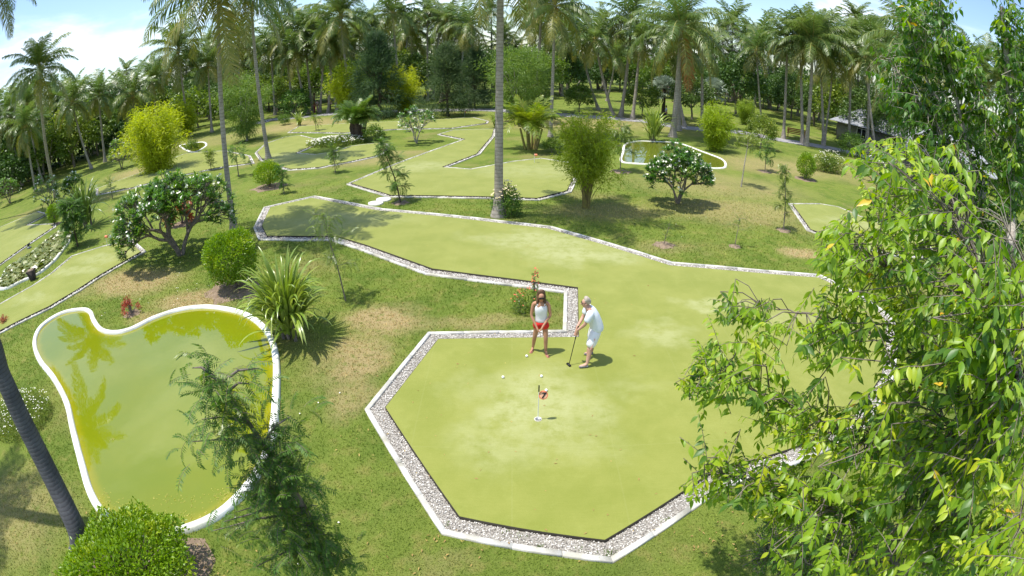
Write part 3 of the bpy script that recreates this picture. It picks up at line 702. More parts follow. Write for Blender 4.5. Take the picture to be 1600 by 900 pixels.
def palm(base, top, Rf, label, near=False, group=None, nf=32, tr=.15, tmat='palm_trunk', bend=.35, seed=None, nuts=True, top_up=True):
    NP[0] += 1; seed = NP[0] if seed is None else seed; rs = np.random.RandomState(seed + 500)
    b = Vector(base); t = Vector(top)
    root = thing('coconut_palm', label, 'palm tree', b, 0, group)
    h = t - b; n = 22 if near else 11; pts, rad = [], []
    sd = Vector((-h.y, h.x, 0)) * .06 * rs.normal()
    for i in range(n + 1):
        s = i / n; k = s + bend * s * (1 - s) * -1 + 0   # leans early, straightens upward
        p = Vector((h.x * (s + bend * s * (1 - s)), h.y * (s + bend * s * (1 - s)), h.z * s)) + sd * math.sin(math.pi * s)
        pts.append(p); rad.append(tr * ((1 + .9 * math.exp(-s * h.z / .35)) * (1 - .38 * s)) * (1 + (.012 if i % 2 else -.008)))
    q = Q(); q.tube(pts, rad, 12 if near else 7); ob('trunk', q.mesh('trunk', M[tmat], True), root)
    if near:
        fm = fronds_near()
        for i in range(nf):
            f = (i + .5) / nf; j = min(5, int(f * 6.0)); 
            if i == nf - 1: j = 7 if seed in (9, 14, 16) else 6
            s = Rf * rs.uniform(.88, 1.1) * (.75 if j == 0 else 1)
            ob('frond', fm[j], root, h + Vector((0, 0, .05 - .25 * f)), rot=(rs.normal(0, .12), rs.normal(0, .1), i * 2.399 + rs.normal(0, .2)), scale=s)
    elif group is None:
        # every frond its own object, light meshes shared by all palms
        if 'mid' not in FR:
            rr = np.random.RandomState(9)
            FR['mid'] = [frond_mesh('frond', 1, 86 - 128 * (k + .5) / 16 + rr.normal(0, 3), max(-86, 86 - 128 * (k + .5) / 16 - (34 if k < 6 else 54) - rr.uniform(4, 30)), 25, 2000 + k, .034, .4 + .6 * (k + .5) / 16, 'frond' if k < 12 else 'frond_low', .26) for k in range(16)]
        m_ = 24 + rs.randint(7)
        for i in range(m_):
            f = (i + .5) / m_; k = int(np.clip(f * 16 + rs.normal(0, .8), 0, 15))
            ob('frond', FR['mid'][k], root, h, rot=(rs.normal(0, .12), rs.normal(0, .1), i * 2.399 + rs.normal(0, .25)), scale=Rf * rs.uniform(.85, 1.1) * (1 - .1 * f))
    else:
        ob('crown', crown_far(rs.randint(6)), root, h, rot=(rs.normal(0, .07), rs.normal(0, .07), rs.rand() * 6.28), scale=(Rf, Rf, Rf * rs.uniform(.9, 1.08)))
    if nuts and (near or rs.rand() < .5): ob('coconut_cluster', nut_mesh(), root, h + Vector((0, 0, -.1)), rot=(0, 0, rs.rand() * 6), scale=1.0)
    return root
def palm_px(bu, bv, cu, cv, rpx, label, near=False, d=None, dc=0, **k):
    b = G(bu, bv) if d is None else above(bu, bv, d); b.z = 0
    d0 = math.hypot(b.x, b.y); c = above(cu, cv, d0 + dc)
    rng = (c - Vector((0, 0, CAM_H))).length
    return palm(b, c, min(5.3, max(2.4, 1.2 * rpx * rng / LENS)), label, near, **k)

# palms that stand out one by one: foot, crown centre, crown radius as surveyed
palm_px(366, 362, 342, -28, 122, 'tall slim palm rising out of the round glossy bush beside the pond', True, tr=.13, tmat='palm_trunk', bend=.25)
palm_px(420, 250, 392, -12, 78, 'tall palm rising out of the round bush between the two left greens', True, tr=.16, bend=.3)
palm_px(779, 338, 783, -95, 130, 'tall bare grey trunk standing beside the yellow-flowered shrub, crown out of sight above', True, tr=.185, bend=.05, nf=22)
palm_px(88, 308, 62, 108, 58, 'tall ragged palm at the left lawn edge, highest of that side', True, dc=-5, tr=.17, bend=.3)
palm_px(66, 284, 42, 165, 42, 'slimmer palm just behind the ragged tall one at the left lawn edge', tr=.15)
palm_px(143, 264, 113, 160, 44, 'leaning palm with a drooping yellowish crown left of the dark round shrub')
palm_px(298, 213, 279, 78, 58, 'palm with an orange-tinged crown standing behind the yellow bamboo', True, tr=.16, bend=.3)
palm_px(552, 178, 532, 25, 58, 'palm with a big drooping crown standing in the leafy cycad clump', True, tr=.17, bend=.3)
palm_px(628, 168, 614, 22, 50, 'leaning palm between the dark feathery tree and the small yellow bamboo', tr=.17)
palm_px(860, 214, 867, 8, 66, 'slender palm beside the round shrub near the second green, full crown', True, tr=.14, bend=.2)
palm_px(835, 178, 846, 18, 60, 'paler palm just left of the slender one, foot by the path', True, tr=.2, bend=.2)
palm_px(958, 182, 930, 62, 52, 'leaning palm with hanging yellow fronds behind the tall bamboo', tr=.18)
palm_px(935, 172, 905, 58, 46, 'second leaning palm behind the tall bamboo, slightly lower', tr=.16)
palm_px(970, 182, 987, 28, 55, 'pale palm trunk on the sunny lawn by the path bend', tr=.2)
palm_px(988, 187, 1000, 62, 44, 'palm with a rusty dead frond beside the path bend', tr=.18, seed=3)
palm_px(1051, 214, 1064, 42, 84, 'big full-crowned palm leaning over the strappy clump by the far pond', True, tr=.24, bend=.2, nf=30)
palm_px(1060, 204, 1063, 75, 55, 'palm hiding close behind the big full-crowned one', tr=.2)
palm_px(1070, 198, 1052, 88, 40, 'thin leaning palm behind the big full-crowned one', tr=.15)
palm_px(1097, 198, 1097, 82, 46, 'pale straight palm right of the big full-crowned one', tr=.18)
palm_px(1144, 158, 1144, 34, 55, 'straight palm in front of the darkest broad tree', tr=.2)
palm_px(1176, 178, 1189, 62, 46, 'curved palm behind the pale yellow bamboo', tr=.18)
palm_px(1190, 190, 1182, 80, 40, 'thin palm leaning left behind the pale yellow bamboo', tr=.15)
palm_px(1224, 217, 1230, 62, 48, 'white-trunked palm standing by the far side of the path', tr=.17, tmat='palm_trunk')
palm_px(1254, 224, 1250, 58, 52, 'leftmost palm of the close trio beside the path', tr=.18)
palm_px(1260, 228, 1270, 66, 66, 'thick middle palm of the close trio beside the path', True, tr=.22, bend=.2, nf=28)
palm_px(1287, 228, 1281, 60, 50, 'pale right palm of the close trio beside the path', tr=.17)
palm_px(1288, 222, 1302, 92, 48, 'palm leaning right behind the trio by the path', tr=.14)
palm_px(1328, 212, 1329, 62, 46, 'slim pale palm in front of the grey roof', tr=.17, d=62)
palm_px(1357, 222, 1358, 72, 46, 'second slim pale palm in front of the grey roof', tr=.17, d=60)
palm_px(1372, 235, 1352, 92, 44, 'dark palm leaning in front of the grey roof', tr=.16, d=56)
palm_px(1404, 262, 1424, 68, 82, 'thick-stemmed palm reaching over the grey roof', True, d=42, tr=.24, bend=.1)
palm_px(1448, 300, 1408, 118, 70, 'short palm with hanging fronds right of the grey roof', True, d=40, tr=.18, bend=.1, nf=20)
palm_px(430, 180, 424, 78, 44, 'first palm from the left in the row along the far path', tr=.18)
palm_px(459, 179, 447, 62, 46, 'second palm from the left in the row along the far path', tr=.18)
palm_px(482, 178, 461, 84, 42, 'third palm from the left in the row along the far path, leaning', tr=.19)
palm_px(489, 176, 476, 48, 46, 'fourth palm from the left in the row along the far path', tr=.17)
palm_px(500, 176, 507, 52, 46, 'fifth palm from the left in the row along the far path, curved', tr=.17)
palm_px(513, 176, 519, 74, 40, 'sixth palm from the left in the row along the far path, pale', tr=.17)
palm_px(527, 175, 512, 66, 42, 'last palm in the row along the far path, next to the yellow bamboo', tr=.17)
palm_px(645, 158, 643, 46, 40, 'palm behind the small yellow bamboo', tr=.16)
palm_px(734, 168, 737, 42, 50, 'palm with a wide drooping crown behind the dark casuarina', tr=.2)
palm_px(689, 160, 698, 32, 38, 'palm with an upright tuft above the dark casuarina', tr=.16)
palm_px(668, 158, 668, 20, 32, 'narrow-crowned palm poking above its neighbours', tr=.16)
palm_px(878, 150, 880, 52, 40, 'palm with a white trunk in the shade behind the slender one', tr=.17)
palm_px(948, 158, 962, 88, 34, 'small bright palm glimpsed deep between the trunks', tr=.15)
palm_px(35, 290, 16, 186, 46, 'low palm at the very edge of the forest on the left', tr=.16)
palm_px(56, 300, 40, 200, 40, 'drooping palm under the ragged tall one', tr=.15)
palm_px(214, 208, 207, 148, 46, 'palm with a wide olive crown behind the dark round shrub', tr=.18, d=66)
palm_px(160, 222, 154, 150, 38, 'palm between the leaning one and the dark round shrub', tr=.16, d=66)
palm_px(243, 200, 240, 124, 34, 'palm crown peeping over the yellow bamboo', tr=.16, d=74)
palm_px(330, 195, 325, 102, 40, 'palm with hanging brown fronds behind the light green tree', tr=.16, seed=7, d=70)
palm_px(378, 190, 372, 62, 46, 'palm behind the light green tree, crown touching the tall slim palm', tr=.16, d=74)
palm_px(575, 160, 571, 42, 40, 'palm standing behind the dark feathery tree', tr=.16, d=92)

# the near palm whose dark stem crosses the lower left corner
b = G(128, 862); b.z = 0
rt = thing('coconut_palm', 'dark near palm stem rising out of the glossy bush in the lower left corner', 'palm tree', b)
pts = []
kn = [b, at(120, 828, 10.1), at(90, 765, 10.0), at(60, 705, 9.85), at(30, 645, 9.7), at(5, 590, 9.6), at(-48, 470, 9.6)]
kn += [kn[-1] + Vector((-2.6, -.6, 3.0)), kn[-1] + Vector((-6.2, -1.2, 5.4))]
for p in catmull(kn, 8, False): pts.append(p - b)
q = Q(); q.tube(pts, [.20 * (1.0 - .2 * i / len(pts)) * (1 + .006 * (i % 2)) + (.08 * math.exp(-i / 3)) for i in range(len(pts))], 18)
ob('trunk', q.mesh('trunk', M['palm_dark'], True), rt)
for i in range(18):
    r_ = random.Random(i); j = min(6, int((i + .5) / 18 * 7)); ob('frond', fronds_near()[j], rt, pts[-1], rot=(r_.gauss(0, .1), r_.gauss(0, .1), i * 2.399), scale=2.6)
# the palm whose fronds hang into the upper left corner
palm(Vector((-56, 22, 0)), Vector(above(-10, -20, 47)), 5.2, 'palm off the upper left corner with only its frond tips showing', True, tr=.17)

# ------------------------------------------------------------------ leafy trees and shrubs
def skeleton_tree(q, rs, base, clumps, r0, th, mi=0, fork=.45):
    """trunk and limbs reaching to the clump centres"""
    b = Vector(base); top = b + Vector((rs.normal(0, .06) * th, rs.normal(0, .06) * th, th))
    q.tube([b, b.lerp(top, .5) + Vector((rs.normal(0, .03), rs.normal(0, .03), 0)), top], [r0 * 1.25, r0, r0 * .85], 8, mi)
    for c in clumps:
        c = Vector(c); m = top.lerp(c, .5) + Vector((rs.normal(0, .1), rs.normal(0, .1), .12 * (c - top).length)); q.tube([top - Vector((0, 0, .1 * th * rs.rand())), m, c], [r0 * fork, r0 * fork * .6, r0 * .12], 5, mi)
def tree_meshes(seed, h, cr, trunk_h, ncl, per, ll, lw, mat, bark='bark', shape='round', nlimb=9, r0=.14, folded=False, up=.4, droop=.15, cs=.34, low=.0):
    rs = np.random.RandomState(seed); C_ = []
    ch = h - trunk_h
    while len(C_) < ncl:
        d = rdir(rs, 1)[0]; rr = rs.uniform(.45, 1.0) ** .6
        if d[2] < -.55 + low: continue
        if shape == 'round': c = np.array((d[0] * cr * rr, d[1] * cr * rr, trunk_h + ch * .45 + d[2] * ch * .55 * rr))
        elif shape == 'cone':
            z = rs.rand() ** .8; k = (1 - z) ** .75; a = rs.rand() * 6.28; r_ = cr * k * rs.uniform(.25, 1) + .1; c = np.array((math.cos(a) * r_, math.sin(a) * r_, trunk_h + ch * z * .97))
        elif shape == 'fan':
            a = rs.rand() * 6.28; z = rs.rand(); r_ = cr * (.25 + .75 * z) * math.sqrt(rs.rand()); c = np.array((math.cos(a) * r_, math.sin(a) * r_, trunk_h + ch * z * (1 - .25 * (r_ / cr) ** 2)))
        C_.append(c)
    C_ = np.array(C_); size = cs * cr * rs.uniform(.6, 1.15, (ncl, 1))
    idx = np.repeat(np.arange(ncl), per); off = rs.normal(size=(len(idx), 3)) * .5; off[:, 2] *= .7
    P = C_[idx] + off * size[idx]
    cen = np.array((0, 0, trunk_h + ch * .35)); D = unit(P - cen) * .7 + rdir(rs, len(P)) * .8; D[:, 2] += up * .3
    if shape == 'cone': D[:, 2] += .1
    N = unit(P - C_[idx]) + np.array((0, 0, .8)) + rs.normal(0, .35, P.shape)
    V, F = leaves(P, D, N, ll * rs.uniform(.6, 1.2, len(P)), lw * rs.uniform(.7, 1.2, len(P)), folded, droop)
    crown = mesh_np('crown', V, F, M[mat]); q = Q(); k = rs.permutation(ncl)[:nlimb]
    skeleton_tree(q, rs, (0, 0, 0), C_[k], r0, max(trunk_h, h * .25)); tr = q.mesh('trunk', M[bark], True)
    return [('trunk', tr), ('crown', crown)]
def put(tpl, name, label, cat, loc, s=1.0, rz=None, group=None):
    r_ = thing(name, label, cat, loc, random.Random(str(label) + str(loc[0])).random() * 6.28 if rz is None else rz, group, s)
    for x in tpl: ob(x[0], x[1], r_, kind=x[2] if len(x) > 2 else None)
    return r_
random.seed(4)
BROAD = [tree_meshes(20 + i, 7, 3.2, 1.6, 60, 75, .36, .22, m, nlimb=10) for i, m in enumerate(('forest', 'forest_dark', 'forest', 'forest_dark'))]
CASU = [tree_meshes(30 + i, 9, 3.9, .5, 150, 110, .75, .05, 'casuarina', 'dark_bark', 'cone', 16, .16, up=.9, droop=.25, cs=.24) for i in range(2)]
ACAC = [tree_meshes(35, 7, 3.6, 1.0, 110, 90, .45, .06, 'acacia', 'pale_bark', 'fan', 14, .13, up=.2, droop=.3, cs=.26)]
SHRUB = [tree_meshes(40 + i, 2.2, 1.4, .15, 36, 60, .20, .13, m, nlimb=6, r0=.05) for i, m in enumerate(('forest', 'forest_dark', 'acacia'))]

def bamboo(seed, h, cr, mat, n=34, per=150, ll=.20, stem=.018, clump=.22, low=.78, hmin=.5):
    rs = np.random.RandomState(seed); q = Q(); P = []; D = []
    for i in range(n):
        a = rs.rand() * 6.28; r0 = clump * math.sqrt(rs.rand()); hh = h * rs.uniform(hmin, 1.0); out = cr * rs.uniform(.25, .95) * (1.35 - .75 * (hh / h) ** 1.5); pts = []
        for k in range(8):
            t = k / 7; r_ = r0 + out * t ** 1.8; z = hh * (t - .18 * t ** 3.2 * (out / cr)); pts.append(Vector((r_ * math.cos(a), r_ * math.sin(a), z)))
        q.tube(pts, [stem * (1 - .8 * k / 7) for k in range(8)], 5)
        for k in range(per):
            t = 1 - rs.rand() ** 1.1 * low; x = t * 7; j = min(6, int(x)); p = pts[j].lerp(pts[j + 1], x - j); sp = .30 * cr * (1.0 - .45 * t)
            P.append(np.array(p) + rs.normal(0, sp * .5, 3)); D.append(rs.normal(0, .6, 3) + np.array((math.cos(a) * .6, math.sin(a) * .6, .25)))
    P = np.array(P); D = np.array(D); P[:, 2] = np.maximum(P[:, 2], .12)
    V, F = leaves(P, D, rdir(rs, len(P), 1), ll * rs.uniform(.6, 1.3, len(P)), .034 * ll / .2, droop=.3)
    return [('culms', q.mesh('culms', M['bamboo_stem'], True)), ('foliage', mesh_np('foliage', V, F, M[mat]))]
M['bamboo_stem'] = solid('bamboo_stem', (.30, .27, .07), .5, (.20, .15, .07), 8)
def px_scale(u, v, hpx, href):
    """scale so that a plant of height href looks hpx tall at the spot"""
    g = G(u, v); d = g.length; rng = math.hypot(d, CAM_H); return hpx * rng / LENS / (href * d / rng)
BAM = [bamboo(51, 4.2, 2.3, 'bamboo', 90, 190, .28, clump=.5, low=.92), bamboo(52, 4.0, 1.9, 'bamboo', 50, 190, .30, low=.86), bamboo(53, 4.0, 1.5, 'bamboo_green', 64, 200, .20, clump=.15, low=.52, hmin=.5), bamboo(54, 3.6, 1.9, 'bamboo_green', 44, 200, .24, low=.9)]
def pxput(tpl, href, u, v, hpx, name, label, cat, **k):
    return put(tpl, name, label, cat, G(u, v), px_scale(u, v, hpx, href), **k)
pxput(BAM[0], 4.0, 247, 268, 100, 'bamboo_clump', 'broad bright yellow bamboo clump beyond the large frangipani', 'bamboo')
pxput(BAM[1], 4.0, 292, 214, 62, 'bamboo_clump', 'smaller yellow bamboo around the foot of a palm behind the broad one', 'bamboo')
pxput(BAM[1], 4.0, 547, 178, 86, 'bamboo_clump', 'tall narrow yellow bamboo left of the dark feathery tree', 'bamboo')
pxput(BAM[1], 4.0, 632, 176, 78, 'bamboo_clump', 'ragged yellow bamboo between the two dark feathery trees', 'bamboo')
pxput(BAM[2], 4.0, 916, 325, 152, 'bamboo_clump', 'tall green bamboo on a bundled stem in the middle lawn', 'bamboo', rz=1.2)
pxput(BAM[1], 4.0, 1117, 236, 78, 'bamboo_clump', 'pale yellow bamboo on a short stem right of the far pond', 'bamboo')
pxput(BAM[3], 3.6, 72, 262, 42, 'bamboo_clump', 'yellow-green bamboo at the forest edge on the left', 'bamboo')
pxput(BAM[3], 3.6, 1165, 195, 42, 'bamboo_clump', 'yellow-green bamboo behind the pale yellow one', 'bamboo')

pxput(CASU[0], 9, 592, 182, 128, 'casuarina_tree', 'dark feathery casuarina between the two small yellow bamboos', 'tree')
pxput(CASU[1], 9, 700, 182, 112, 'casuarina_tree', 'dark spreading casuarina beside the far path', 'tree')
pxput(CASU[0], 9, 742, 170, 92, 'casuarina_tree', 'casuarina standing right behind the spreading one', 'tree')
pxput(ACAC[0], 7, 808, 192, 118, 'feathery_tree', 'light green feathery tree behind the tall bare trunk', 'tree')
pxput(ACAC[0], 7, 845, 178, 72, 'feathery_tree', 'lower feathery tree between the two pale palms', 'tree', rz=2)
pxput(ACAC[0], 7, 386, 220, 100, 'feathery_tree', 'light green tree between the tall slim palm and its neighbour', 'tree', rz=4)
pxput(BROAD[2], 7, 905, 178, 48, 'small_round_tree', 'small round tree on the lawn behind the tall green bamboo', 'tree')
pxput(BROAD[1], 7, 1150, 180, 95, 'broad_tree', 'very dark broad tree behind a straight palm', 'tree')
pxput(BROAD[0], 7, 1003, 183, 56, 'small_round_tree', 'low spreading tree beside the palms at the path bend', 'tree')
pxput(BROAD[3], 7, 1081, 187, 70, 'broad_tree', 'dark-trunked tree on the shady lawn beyond the far path', 'tree')
pxput(BROAD[0], 7, 1188, 232, 52, 'broad_shrub', 'bushy green shrub right of the pale yellow bamboo', 'shrub')
pxput(SHRUB[2], 2.2, 1328, 244, 34, 'broad_shrub', 'light green shrub between the path and the grey roof', 'shrub')
pxput(SHRUB[1], 2.2, 182, 228, 40, 'round_shrub', 'dark rounded shrub left of the broad yellow bamboo', 'shrub')
pxput(SHRUB[0], 2.2, 205, 224, 30, 'round_shrub', 'dark shrub tucked between the rounded one and the bamboo', 'shrub')
pxput(SHRUB[0], 2.2, 310, 200, 60, 'broad_shrub', 'leafy shrub behind the smaller yellow bamboo', 'shrub')
pxput(SHRUB[2], 2.2, 462, 182, 40, 'broad_shrub', 'pale grey-green shrub at the foot of the palm row', 'shrub')
pxput(SHRUB[2], 2.2, 445, 195, 16, 'low_shrub', 'low grey-green mound on the lawn before the far path', 'shrub')
pxput(SHRUB[1], 2.2, 20, 300, 55, 'broad_shrub', 'shaded shrub at the forest edge on the far left', 'shrub')
pxput(SHRUB[2], 2.2, 1292, 268, 22, 'low_shrub', 'low grey-green shrub with white flowers behind the round bush', 'shrub')
pxput(SHRUB[0], 2.2, 862, 240, 24, 'low_shrub', 'low bright green shrub beside the areca palm', 'shrub')
pxput(SHRUB[0], 2.2, 300, 238, 18, 'low_shrub', 'low shrub beside the tiny pale-rimmed pond', 'shrub')
for i, (u, v, h_) in enumerate(((585, 222, 26), (612, 185, 0))):
    if h_: pxput(SHRUB[0], 2.2, u, v, h_, 'low_shrub', 'light green shrub right of the leafy cycad clump', 'shrub')

# silver-leaved fan palms far back
def fan_palm(seed):
    rs = np.random.RandomState(seed); q = Q(); q.tube([(0, 0, 0), (0, 0, 2.4)], [.2, .16], 8, 1)
    for i in range(34):
        a = i * 2.4; e = R(80 - 110 * i / 34); dr = Vector((math.cos(a) * math.cos(e), math.sin(a) * math.cos(e), math.sin(e))); b0 = Vector((0, 0, 2.4)); hub = b0 + dr * 1.1; q.tube([b0, hub], [.03, .02], 4, 1)
        s_ = dr.cross(Vector((0, 0, 1))).normalized(); u_ = s_.cross(dr)
        for k in range(14):
            th = R(-130 + 260 * k / 13); d2 = dr * math.cos(th) + s_ * math.sin(th); p = hub + d2 * .75 + Vector((0, 0, -.15)) + u_ * .12 * rs.normal(); w_ = (dr * -math.sin(th) + s_ * math.cos(th)) * .07
            q.add([hub, hub + d2 * .45 + w_, p, hub + d2 * .45 - w_], [(0, 1, 2, 3)])
    return [('trunk_and_fans', q.mesh('trunk_and_fans', [M['silver'], M['dark_bark']]))]
FAN = fan_palm(1)
pxput(FAN, 3.8, 1036, 180, 60, 'silver_fan_palm', 'silver-leaved fan palm left of the big full-crowned palm', 'palm tree')
pxput(FAN, 3.8, 1111, 181, 58, 'silver_fan_palm', 'silver-leaved fan palm right of the big full-crowned palm', 'palm tree')

# ---- round clipped bushes
def bush_meshes(seed, r, h, n, ll, lw, mat, nflw=0):
    rs = np.random.RandomState(seed); P = rdir(rs, n, .25); lump = np.zeros(n)
    for k in range(34):
        c = rdir(rs, 1, .3)[0]; lump = np.maximum(lump, np.clip(1.25 - np.linalg.norm(P - c, axis=1) / rs.uniform(.25, .5), 0, 1) * rs.uniform(.35, 1))
    rr = (.70 + .27 * lump + .05 * np.sin(P[:, 0] * 9 + seed) * np.cos(P[:, 1] * 8)) * (1 - .38 * rs.rand(n) ** 1.6) + (rs.rand(n) > .985) * .08
    rad = np.stack([np.full(n, r), np.full(n, r), np.full(n, h * .52)], 1); P2 = P * rad * rr[:, None]; P2[:, 2] += h * .48; P2[:, 2] = np.maximum(P2[:, 2], .03)
    D = P * .8 + rdir(rs, n) * .8; D[:, 2] += .35
    V, F = leaves(P2, D, P + rs.normal(0, .5, (n, 3)) + np.array((0, 0, .3)), ll * rs.uniform(.6, 1.25, n), lw * rs.uniform(.7, 1.2, n), True, .02, .18)
    q = Q()
    for i in range(14):
        d = rdir(rs, 1, .9)[0]; q.tube([(0, 0, 0), (d[0] * r * .3, d[1] * r * .3, h * .3), (d[0] * r * .75, d[1] * r * .75, max(.1, h * .45 + d[2] * h * .35))], [.03, .02, .006], 4)
    return [('stems', q.mesh('stems', M['bark'])), ('foliage', mesh_np('foliage', V, F, M[mat]))]
def soil(root, r, seed=1, sx=1.0):
    q = Q(); m = 18; rs = np.random.RandomState(seed); k = 1 + .14 * np.sin(np.arange(m) * 2.1 + seed) + rs.normal(0, .05, m)
    V = [(0, 0, .04)] + [(r * .7 * k[i] * math.cos(i * 6.283 / m) * sx, r * .7 * k[i] * math.sin(i * 6.283 / m), .03) for i in range(m)] + [(r * k[i] * math.cos(i * 6.283 / m) * sx, r * k[i] * math.sin(i * 6.283 / m), -.003) for i in range(m)]
    q.add(V, [(0, 1 + i, 1 + (i + 1) % m) for i in range(m)]); q.F4.append(np.array([(1 + i, 1 + m + i, 1 + m + (i + 1) % m, 1 + (i + 1) % m) for i in range(m)])); q.m4 += [0] * m
    s = 1 / root.scale[0]; return ob('soil_ring', q.mesh('soil_ring', M['soil'], True), root, scale=s)
def pxbush(u, v, wpx, hpx, n, ll, label, mat='hedge', seed=1, sr=1.02, lw=.55, name='round_bush'):
    g = G(u, v); d = g.length; rng = math.hypot(d, CAM_H); r = wpx / 2 * rng / LENS; fs = d / rng
    top = hpx * rng / LENS; h = (top - .75 * r * (CAM_H / rng)) / fs; h = max(h, .6 * r)
    c = g * ((d + r * .35) / d)
    root = thing(name, label, 'bush', c)
    for nm, me in bush_meshes(seed, r, h, n, ll, ll * lw, mat): ob(nm, me, root)
    soil(root, r * sr, seed); return root
pxbush(370, 457, 106, 112, 8500, .095, 'glossy round bush around the foot of the tall slim palm', seed=5)
pxbush(422, 294, 55, 48, 5000, .09, 'glossy round bush between the left green and the big one', seed=6)
pxbush(1258, 281, 37, 46, 4000, .10, 'clipped egg-shaped bush on the right lawn', seed=7)
pxbush(86, 352, 26, 36, 2200, .10, 'small yellow-green bush beside the strappy clump on the left', seed=8)
pxbush(240, 950, 285, 150, 17000, .075, 'dense glossy bush around the near palm in the lower left corner', seed=9, lw=.6)

# ---- frangipani: chunky forking limbs, leaf rosettes and white flowers at the tips
def frangipani(seed, h, cr, levels=5, n0=3, leafL=.26, flw=.5, bark='bark', nleaf=13, th=.28, spread=38, fk=.55):
    rs = np.random.RandomState(seed); q = Q(); tips = []
    def grow(p, d, l, r, lv):
        e = p + d * l; m = p + d * l * .5 + Vector(rs.normal(0, .05, 3)) * l; q.tube([p, m, e], [r, r * .88, r * .78], 7 if r > .03 else 5)
        if lv == 0 or (lv == 1 and rs.rand() < .2): tips.append((e, d)); return
        k = 3 if rs.rand() < fk else 2; a0 = rs.rand() * 6.28; u_ = d.orthogonal().normalized(); w_ = d.cross(u_)
        for i in range(k):
            a = a0 + i * 6.283 / k + rs.normal(0, .3); t = R(spread + rs.normal(0, 8)); nd_ = (d * math.cos(t) + (u_ * math.cos(a) + w_ * math.sin(a)) * math.sin(t)); nd_.z = nd_.z * .85 + .10 * (1 if lv > 1 else 2.0)
            grow(e, nd_.normalized(), l * rs.uniform(.68, .92), r * .70, lv - 1)
    for i in range(n0):
        a = i * 6.283 / n0 + rs.rand(); d = Vector((math.cos(a) * .55, math.sin(a) * .55, 1)).normalized(); grow(Vector((math.cos(a) * .05, math.sin(a) * .05, 0)), d, th * h, .035 * h / 2 + .02, levels)
    # fit the crown to its height and radius
    T_ = np.array([tuple(t[0]) for t in tips]); zx = T_[:, 2].max() + .12; rx = np.percentile(np.hypot(T_[:, 0], T_[:, 1]), 95); kz, kr = h / zx, cr / rx
    for v in q.V: v *= np.array((kr, kr, kz))
    P, D, N, fl = [], [], [], []
    for (e, d) in tips:
        e = np.array((e.x * kr, e.y * kr, e.z * kz)); d = np.array(d)
        for k in range(nleaf):
            a = k * 2.4 + rs.rand(); t = R(rs.uniform(35, 105)); dz = np.array((math.cos(a) * math.sin(t), math.sin(a) * math.sin(t), math.cos(t) + .1)); dd = dz + d * .35
            P.append(e + rs.normal(0, .02, 3)); D.append(dd); N.append(np.array((-dd[0] * .5, -dd[1] * .5, 1)))
        if rs.rand() < flw and e[2] > h * .25:
            up = e + np.array((d[0] * .1, d[1] * .1, .16))
            for k in range(rs.randint(3, 7)): fl.append(up + rs.normal(0, .06, 3))
    V, F = leaves(np.array(P), np.array(D), np.array(N), leafL * rs.uniform(.7, 1.15, len(P)), leafL * .27, True, .12, .12)
    out = [('trunk', q.mesh('trunk', M[bark], True)), ('foliage', mesh_np('foliage', V, F, M['frangi']))]
    if fl:
        fp, fd, fn = [], [], []
        for c in fl:
            t = rdir(rs, 1, 1.2)[0]; u_ = np.cross(t, (0, 0, 1.01)); u_ /= np.linalg.norm(u_) + 1e-6; w_ = np.cross(t, u_)
            for k in range(5):
                a = k * 1.2566; fp.append(c); fd.append(u_ * math.cos(a) + w_ * math.sin(a) + t * .3); fn.append(t)
        V, F = leaves(np.array(fp), np.array(fd), np.array(fn), .062, .045, droop=0); out.append(('blossoms', mesh_np('blossoms', V, F, M['petal']), 'stuff'))
    return out
def frangi_px(u, v, wpx, hpx, label, seed, **k):
    g = G(u, v); d = g.length; rng = math.hypot(d, CAM_H); r = wpx / 2 * rng / LENS; h = hpx * rng / LENS / (d / rng) - r * .35 * CAM_H / d
    tpl = frangipani(seed, max(h, .8), r * .86, **k); root = put(tpl, 'frangipani_tree', label, 'tree', g, 1.0, rz=0); return root
frangi_px(283, 399, 226, 140, 'large wide frangipani with a forked trunk left of the tall slim palm', 3, levels=5, leafL=.27, flw=.14, nleaf=18, th=.2, fk=.95, spread=34)
frangi_px(1059, 318, 118, 104, 'white-flowering frangipani on the right lawn before the far pond', 12, levels=5, leafL=.25, flw=.24, nleaf=17, th=.2, fk=.7)
frangi_px(651, 224, 70, 62, 'frangipani with pale branches on the wedge beside the second green', 8, levels=4, leafL=.28, flw=.4, bark='pale_bark', nleaf=12)
frangi_px(190, 264, 54, 46, 'frangipani below the dark rounded shrub on the left lawn', 15, levels=4, leafL=.3, flw=.3, nleaf=12)
frangi_px(80, 332, 62, 58, 'white-flowered frangipani by the notched left green', 21, levels=4, leafL=.3, flw=.3, nleaf=12)
frangi_px(118, 318, 50, 46, 'frangipani right behind the strappy clump on the left', 22, levels=4, leafL=.3, flw=.3, nleaf=12)
frangi_px(1372, 288, 52, 52, 'airy white-flowered frangipani half hidden by the leafy tree on the right', 31, levels=4, leafL=.22, flw=.7, nleaf=8)
frangi_px(16, 318, 50, 40, 'pale frangipani in the far left corner of the lawn', 33, levels=4, leafL=.3, flw=.15, nleaf=12)

